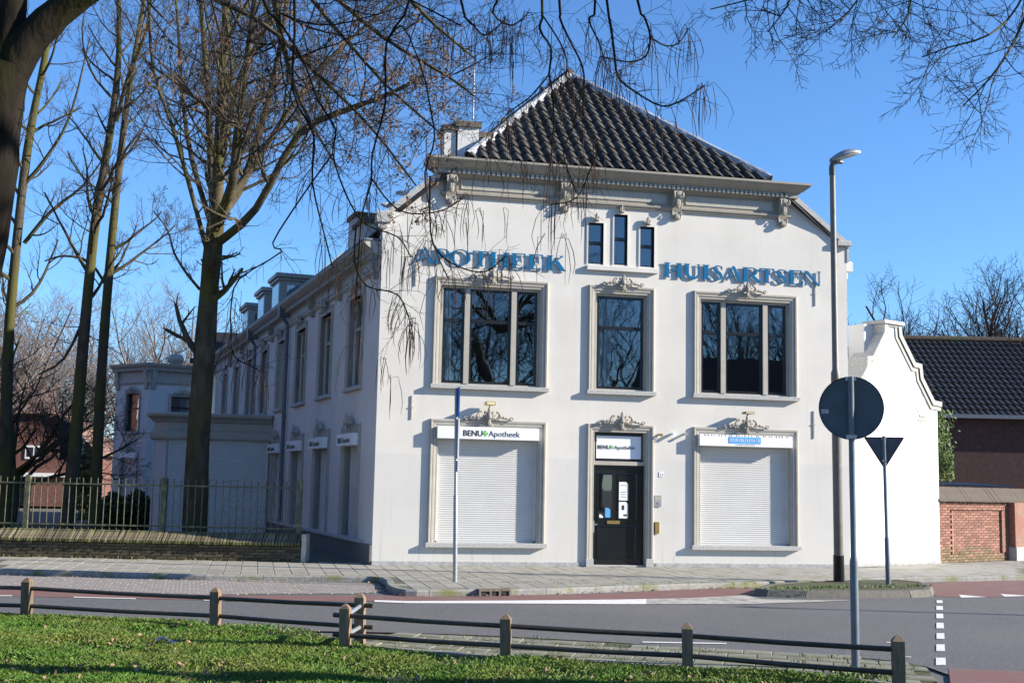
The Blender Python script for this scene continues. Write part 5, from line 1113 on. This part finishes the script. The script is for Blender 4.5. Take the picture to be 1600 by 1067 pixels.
mb.add(vs,[(i*5+j,i*5+j+1,i*5+j+6,i*5+j+5) for i in range(n) for j in range(4)]); o=mb.build('litter_wrapper',mat('wrapper',(.05,.07,.11),.35,.3,20),fixn=False); tag(o,'crumpled dark blue wrapper lying on the lawn','litter')
# ================= TREES =================
def perp(d,r):
    a=d.orthogonal().normalized(); b=d.cross(a); an=r.uniform(0,2*math.pi); return a*math.cos(an)+b*math.sin(an)
class Tree:
    def __init__(s,seed,up=.12): s.r=random.Random(seed); s.tr=MB(); s.tw=MB(); s.up=up; s.tips=[]
    def limb(s,pts,r0,r1,n=8,mb=None):
        # smooth the guide points
        P=[Vector(p) for p in pts]; Q=[]
        for i in range(len(P)-1):
            a=P[max(i-1,0)];b=P[i];c=P[i+1];d=P[min(i+2,len(P)-1)]
            for t in (0,.33,.67): Q.append(.5*((2*b)+(c-a)*t+(2*a-5*b+4*c-d)*t*t+(3*b-a-3*c+d)*t**3))
        Q.append(P[-1]); m=len(Q); rd=[r0+(r1-r0)*i/(m-1) for i in range(m)]
        (mb or s.tr).tube(Q,[x*(1+s.r.uniform(-.05,.05)) for x in rd],n,False); return Q,rd
    def grow(s,p,d,L,r0,lev,maxlev,cnt,wig=.22,minr=.0035,spread=.75,droop=0.):
        n=max(3,min(7,int(L/.22)+2)) if lev<maxlev else 3
        P=[p]; dd=d.normalized()
        for i in range(n):
            dd=(dd+Vector((s.r.gauss(0,wig),s.r.gauss(0,wig),s.r.gauss(0,wig)))*.55+Vector((0,0,s.up-droop*(i/n)))).normalized(); P.append(P[-1]+dd*(L/n))
        r1=max(minr*.6,r0*.35); rd=[r0+(r1-r0)*i/n for i in range(n+1)]
        big=r0>.03; (s.tr if big else s.tw).tube(P,rd,6 if big else (4 if r0>.012 else 3),False)
        if lev>=maxlev: s.tips.append(P[-1]); return
        k=cnt[lev] if lev<len(cnt) else 3
        for j in range(k):
            t=.22+.76*(j+s.r.random()*.8)/k; i=min(n-1,int(t*n)); q=P[i].lerp(P[i+1],t*n-i); ax=(P[i+1]-P[i]).normalized(); nd=(ax*(1-spread*.55)+perp(ax,s.r)*spread).normalized()
            s.grow(q,nd,L*s.r.uniform(.38,.62)*(1.1-.45*t),max(minr,(rd[i]*.55)),lev+1,maxlev,cnt,wig,minr,spread,droop)
    def spawn(s,Q,rd,k,L,lev,maxlev,cnt,t0=.15,**kw):
        m=len(Q)
        for j in range(k):
            t=t0+(1-t0)*(j+s.r.random())/k; i=min(m-2,int(t*(m-1))); q=Q[i]; ax=(Q[i+1]-Q[i]).normalized(); nd=(ax*.5+perp(ax,s.r)*.8).normalized()
            s.grow(q,nd,L*s.r.uniform(.6,1.2)*(1.1-.4*t),max(.005,rd[i]*.42),lev,maxlev,cnt,**kw)
    def done(s,name,loc,label,group,bark,twig,cat='tree'):
        t=thing(name,loc,label,cat,group); 
        if s.tr.f: s.tr.build('trunk',M[bark],t,smooth=True,fixn=False)
        if s.tw.f: s.tw.build('crown',M[twig],t,fixn=False)
        return t
GT='bare winter trees'
def PX(l,dd): return [dep(u,v,dd) for u,v in l]
# main tree behind the railing
T=Tree(1); D1=27.5; b=dep(303,862,D1); b.z=0
Q,rd=T.limb([b]+PX([(309,700),(319,560),(328,440),(337,350)],D1),.29,.20,12); T.spawn(Q,rd,4,1.6,2,4,[0,0,5,4],t0=.55)
limbs=[([(337,350),(342,250),(346,150),(352,50),(356,-60),(362,-200)],0,.15),([(338,345),(372,300),(398,235),(420,150),(440,60),(455,-60)],.4,.12),([(336,350),(362,290),(372,200),(385,100),(398,0),(410,-120)],-.5,.12),
 ([(335,345),(330,260),(325,150),(318,60),(308,-60)],.3,.11),([(340,380),(400,326),(467,210),(542,172),(602,150),(660,120)],-.6,.10),([(331,420),(296,290),(270,200),(240,110),(232,0),(228,-80)],-.3,.06),
 ([(335,330),(352,220),(375,120),(420,40),(470,-40)],.8,.09),([(338,330),(390,270),(440,190),(500,110),(560,50),(620,0)],.5,.085),([(312,452),(290,425),(272,395),(262,360),(240,330)],-.2,.035),([(333,360),(300,250),(285,150),(278,40),(270,-60)],.6,.07)]
for l,o,r0 in limbs:
    pts=[dep(u,v,D1+o*min(1,i)*(1+.9*i)) for i,(u,v) in enumerate(l)]; Q,rd=T.limb(pts,r0,r0*.35,8); T.spawn(Q,rd,17 if r0>.05 else 6,2.4 if r0>.05 else 1.2,1,4,[0,6,5,4],t0=.18,spread=.8)
T.done('plane_tree',b,'bare mossy tree with upright limbs in front of the shuttered extension',GT,'bark','twig')
main_tips=T.tips
# two slender trunks
for sd_,l,D_,r0,lab in ((2,[(104,822),(118,690),(128,560),(140,430),(150,340),(170,220),(182,130),(186,60),(184,-60)],31.,.19,'bare slender tree, the left of the two leaning trunks behind the railing'),(3,[(148,800),(155,650),(160,560),(170,430),(180,320),(190,230),(200,150),(215,60),(232,-40)],34.,.18,'bare slender tree, the right of the two leaning trunks behind the railing')):
    T=Tree(sd_); pts=PX(l,D_); b=pts[0].copy(); b.z=0; Q,rd=T.limb([b]+pts,r0,.05,10); T.spawn(Q,rd,17,2.5,1,4,[0,5,5,3],t0=.42)
    if sd_==2: q,r2=T.limb(PX([(182,190),(200,120),(228,50),(240,-40)],D_),.06,.03,6); T.spawn(q,r2,6,1.6,2,4,[0,0,5,3])
    q,r2=T.limb(PX([(135,490),(100,560) ,(60,585)] if sd_==2 else [(168,450),(140,410),(100,400),(70,408)],D_),.05,.02,6); T.spawn(q,r2,6,1.2,2,4,[0,0,4,3])
    T.done('slender_tree',b,lab,GT,'bark','twig')
# left edge tree
T=Tree(4); pts=PX([(8,800),(10,640),(14,520),(24,400),(38,270),(52,180),(70,90),(80,0),(90,-80)],37.); b=pts[0].copy(); b.z=0; Q,rd=T.limb([b]+pts,.20,.07,10); T.spawn(Q,rd,18,2.8,1,4,[0,5,5,3],t0=.35)
for l in ([(36,290),(70,250),(110,180),(140,60)],[(38,380),(80,330),(130,290),(170,235)]): q,r2=T.limb(PX(l,37.),.08,.02,6); T.spawn(q,r2,8,1.5,2,4,[0,0,5,3])
T.done('edge_tree',b,'bare tree with pale trunk at the left edge behind the railing',GT,'bark','twig')
# big catalpa close to the camera: trunk at the upper left, branches hang over the picture
T=Tree(5,up=-.02); DC=8.6; cb=dep(-150,900,DC); cb.z=0
Q,rd=T.limb([cb,dep(-120,760,DC),dep(-75,520,DC),dep(-30,300,DC),dep(-6,170,DC),dep(12,100,DC)],.33,.15,14)
Q,rd=T.limb(PX([(-5,175),(30,85),(75,35),(128,-8),(300,-120),(520,-200),(800,-230),(1050,-200)],DC),.14,.05,10)
Q2,rd2=T.limb(PX([(5,170),(14,60),(30,-60),(60,-250)],DC),.14,.05,10)
hang=[[(560,-205),(600,-100),(640,0),(604,67),(602,161),(582,240),(580,285),(567,330),(560,400),(556,470)],
[(604,67),(629,41),(659,109),(670,157),(679,217),(664,270),(670,319),(676,379),(700,434)],
[(380,-150),(411,0),(441,41),(475,97),(497,157),(524,202),(520,240),(539,300),(569,349),(621,370),(642,402)],
[(430,-170),(460,0),(458,142),(490,210),(488,285),(509,375),(520,420)],
[(520,240),(470,310),(426,380),(439,394),(374,436),(361,479),(361,515),(365,555),(390,571),(412,582)],
[(580,278),(611,319),(643,334),(691,329),(723,310)],[(557,351),(554,408),(573,447),(621,460),(640,500)],
[(672,275),(673,364),(690,400),(725,420),(760,424),(790,400)],
[(820,-230),(847,0),(843,45),(861,76),(858,117),(863,144),(865,198),(860,260)],[(848,25),(874,65),(885,94),(884,119)],
[(850,-225),(874,0),(875,29),(890,63),(908,99),(913,128),(912,184),(935,225),(920,270),(900,310),(860,320)],
[(925,-220),(948,0),(955,45),(960,85),(966,121),(993,144),(1034,166),(1065,157),(1099,135)],
[(960,-215),(996,0),(1007,27),(1016,58),(1009,88),(982,97),(939,89)],[(1016,58),(1040,72),(1061,67),(1075,45)],
[(900,-225),(930,0),(920,30),(935,65),(945,95)],[(700,-220),(720,0),(740,40),(760,55),(790,30)],[(740,-225),(780,-30),(770,20),(800,40),(826,20)],
[(300,-120),(330,0),(345,60)],[(640,0),(690,25),(720,40)],[(858,117),(830,150),(810,165),(790,180)],[(913,128),(895,200),(880,240),(900,300)]]
rr=random.Random(77); podc=[]
for h in hang:
    o=rr.uniform(-.5,.5); top=h[0][1]<-50; pts=[dep(u,v,DC+(0 if (i==0 and top) else o*min(1,i/3))) for i,(u,v) in enumerate(h)]; r0=.0105 if top else .0065
    Q,rd=T.limb(pts,r0,.0045,6)
    m=len(Q)
    for j in range(int(m*.9)):
        i=rr.randrange(m//4,m-1); ax=(Q[i+1]-Q[i]).normalized(); T.grow(Q[i],(ax*.6+perp(ax,rr)*.7+Vector((0,0,-.15))).normalized(),rr.uniform(.12,.38),.0028,3,4,[0,0,0,3],wig=.3,minr=.0017)
    for i in range(m//2,m,3): podc.append(Q[i])
    podc.append(Q[-1])
pods=[(655,30),(700,45),(790,60),(812,50),(805,80),(600,560),(608,590),(626,480),(640,490),(650,505),(560,420),(742,330),(725,350),(790,325),(850,370),(878,372),(705,330),(758,250),(815,255),(960,60),(1000,55),(1022,75),(970,110),(1075,60),(1090,140),(1042,190),(905,250),(882,262),(780,190),(612,360),(555,520),(545,540),(600,395),(668,400),(860,40),(900,35),(740,25)]
pm=MB()
for u,v in pods: podc.append(dep(u,v,DC+rr.uniform(-.5,.5))); 
for c in podc:
    for k in range(rr.randint(2,6)):
        l=rr.uniform(.18,.38); p=c+Vector((rr.gauss(0,.035),rr.gauss(0,.035),rr.gauss(0,.02))); bx,by=rr.gauss(0,.06),rr.gauss(0,.06); w=rr.uniform(.002,.0032)
        pm.tube([c,p+Vector((bx*.3,by*.3,.01)),p+Vector((bx*.8,by*.8,-l*.35)),p+Vector((bx,by,-l*.7)),p+Vector((bx*.8,by*.8,-l))],[.0015,.002,w,w,.001],4,False)
ct_=T.done('catalpa_tree',cb,'big dark catalpa trunk at upper left whose hanging pod branches cross the top','bare winter trees','barkd','twigd'); pm.build('seed_pods',M['pod'],ct_,kind='stuff',fixn=False)
# dry leaf clusters on the branches in the middle
lm_=MB(); rl=random.Random(8)
for i in range(170):
    u,v=rl.gauss(630,60),rl.gauss(150,75)
    if i>125: u,v=rl.uniform(200,480),rl.uniform(0,180)
    c=dep(u,v,rl.uniform(12,16))
    for k in range(rl.randint(12,26)):
        p=c+Vector((rl.gauss(0,.032),rl.gauss(0,.032),rl.gauss(-.02,.055))); a=Vector((rl.gauss(0,.7),rl.gauss(0,.7),rl.gauss(-.6,.6))).normalized()*rl.uniform(.015,.035); q=a.orthogonal().normalized()*rl.uniform(.008,.018); lm_.add([p-a,p+q,p+a,p-q],[(0,1,2,3)])
# the branches that carry them: a maple standing in the park left of the frame
T=Tree(6); mbse=dep(-420,800,13.); mbse.z=0
Q,rd=T.limb([mbse,dep(-400,500,13.),dep(-330,200,13.),dep(-200,-120,13.5)],.24,.16,10)
for l in ([(-200,-120),(0,-160),(200,-120),(420,-60),(520,40),(600,130),(690,210)],[(-200,-120),(100,-150),(360,-90),(500,-20),(600,60),(700,120),(740,150)],[(-250,0),(50,-80),(250,-30),(400,30),(500,120),(580,200),(650,290)],[(200,-120),(450,-80),(600,-30),(680,40),(740,90)],[(420,-60),(440,60),(470,160),(520,250)]):
    pts=[dep(u,v,13.2+.3*math.sin(i*1.7)) for i,(u,v) in enumerate(l)]; Q,rd=T.limb(pts,.045,.010,6); T.spawn(Q,rd,30,1.3,2,4,[0,0,6,4],t0=.25,minr=.003)
mt=T.done('maple_tree',mbse,'bare tree whose twiggy branches with dry brown leaf clusters reach in at top centre',GT,'bark','twigd'); lm_.build('dry_leaf_clusters',M['leafb'],mt,kind='stuff',fixn=False)
# tree right of the frame whose twigs hang in at the upper right
T=Tree(7,up=-.05); DR=9.5; tb=dep(2150,900,DR+.5); tb.z=0
Q,rd=T.limb([tb,dep(2120,500,DR),dep(2050,100,DR),dep(1950,-200,DR)],.25,.16,10)
for l in ([(1950,-200),(1700,-190),(1400,-120),(1300,-60),(1200,-10),(1110,15)],[(1950,-260),(1750,-200),(1640,-90),(1590,10),(1545,55),(1480,75),(1440,90)],[(1800,-190),(1500,-160),(1380,-60),(1340,0),(1310,40)],[(1700,-190),(1480,-120),(1430,-40),(1420,20),(1395,60)],[(1640,-90),(1600,30),(1570,90),(1540,130),(1505,165)],[(1400,-120),(1260,-50),(1230,10),(1200,50)]):
    pts=[dep(u,v,DR+.35*math.sin(i*2.1+l[0][0])) for i,(u,v) in enumerate(l)]; Q,rd=T.limb(pts,.014,.005,6); T.spawn(Q,rd,15,.7,2,4,[0,0,5,4],t0=.3,minr=.0026)
for k in range(10): 
    dd=Vector((math.cos(k*.63)+.5,math.sin(k*.63)-.3,.8)); T.grow(dep(2150,-300,DR),dd,4.0,.09,1,4,[0,6,5,3],minr=.004)
T.done('roadside_tree',tb,'bare tree right of the view whose budded twigs hang in at the upper right',GT,'bark','twigd')
# background trees
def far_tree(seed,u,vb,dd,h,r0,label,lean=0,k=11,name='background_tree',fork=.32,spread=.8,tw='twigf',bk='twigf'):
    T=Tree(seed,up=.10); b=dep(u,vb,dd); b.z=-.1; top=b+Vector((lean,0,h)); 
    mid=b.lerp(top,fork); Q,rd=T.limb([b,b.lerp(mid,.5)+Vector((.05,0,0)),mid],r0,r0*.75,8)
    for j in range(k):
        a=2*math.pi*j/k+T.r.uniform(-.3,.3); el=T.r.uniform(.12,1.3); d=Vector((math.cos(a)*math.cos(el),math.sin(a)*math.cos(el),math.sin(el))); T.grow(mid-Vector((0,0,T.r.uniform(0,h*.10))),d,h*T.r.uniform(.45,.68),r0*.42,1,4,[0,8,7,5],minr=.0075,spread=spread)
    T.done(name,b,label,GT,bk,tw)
far_tree(11,1510,760,47.,10.4,.24,'bare spreading tree rising behind the dark roofed house, left of two',k=13,tw='twigd',bk='twigd',fork=.35)
far_tree(12,1600,760,50.,11.3,.26,'bare spreading tree rising behind the dark roofed house at the right edge',k=13,tw='twigd',bk='twigd',fork=.35)
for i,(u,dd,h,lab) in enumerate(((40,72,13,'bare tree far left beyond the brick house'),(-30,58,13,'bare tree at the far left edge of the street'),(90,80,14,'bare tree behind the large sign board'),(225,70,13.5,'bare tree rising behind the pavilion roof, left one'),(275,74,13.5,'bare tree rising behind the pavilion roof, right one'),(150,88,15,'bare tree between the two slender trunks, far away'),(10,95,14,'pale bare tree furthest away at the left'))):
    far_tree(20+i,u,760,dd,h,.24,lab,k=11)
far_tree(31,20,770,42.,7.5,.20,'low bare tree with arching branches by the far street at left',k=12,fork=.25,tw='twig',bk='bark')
# park trees behind the viewer (mirrored in the upper windows)
for i,(x,y,h) in enumerate(((11,-52,17),(21,-56,18),(31,-50,17))):
    T=Tree(50+i,up=.10); b=Vector((x,y,0)); mid=b+Vector((0,0,h*.3)); T.limb([b,mid],.3,.24,8)
    for j in range(11):
        a=2*math.pi*j/11; el=T.r.uniform(.35,1.3); T.grow(mid,Vector((math.cos(a)*math.cos(el),math.sin(a)*math.cos(el),math.sin(el))),h*.6,.12,1,4,[0,9,7,4],minr=.010)
    T.done('park_tree',b,['bare park tree behind the viewer, nearest the lawn','bare park tree behind the viewer, in the middle','bare park tree behind the viewer, beside the brick house'][i],'trees behind the viewer','bark','twig')
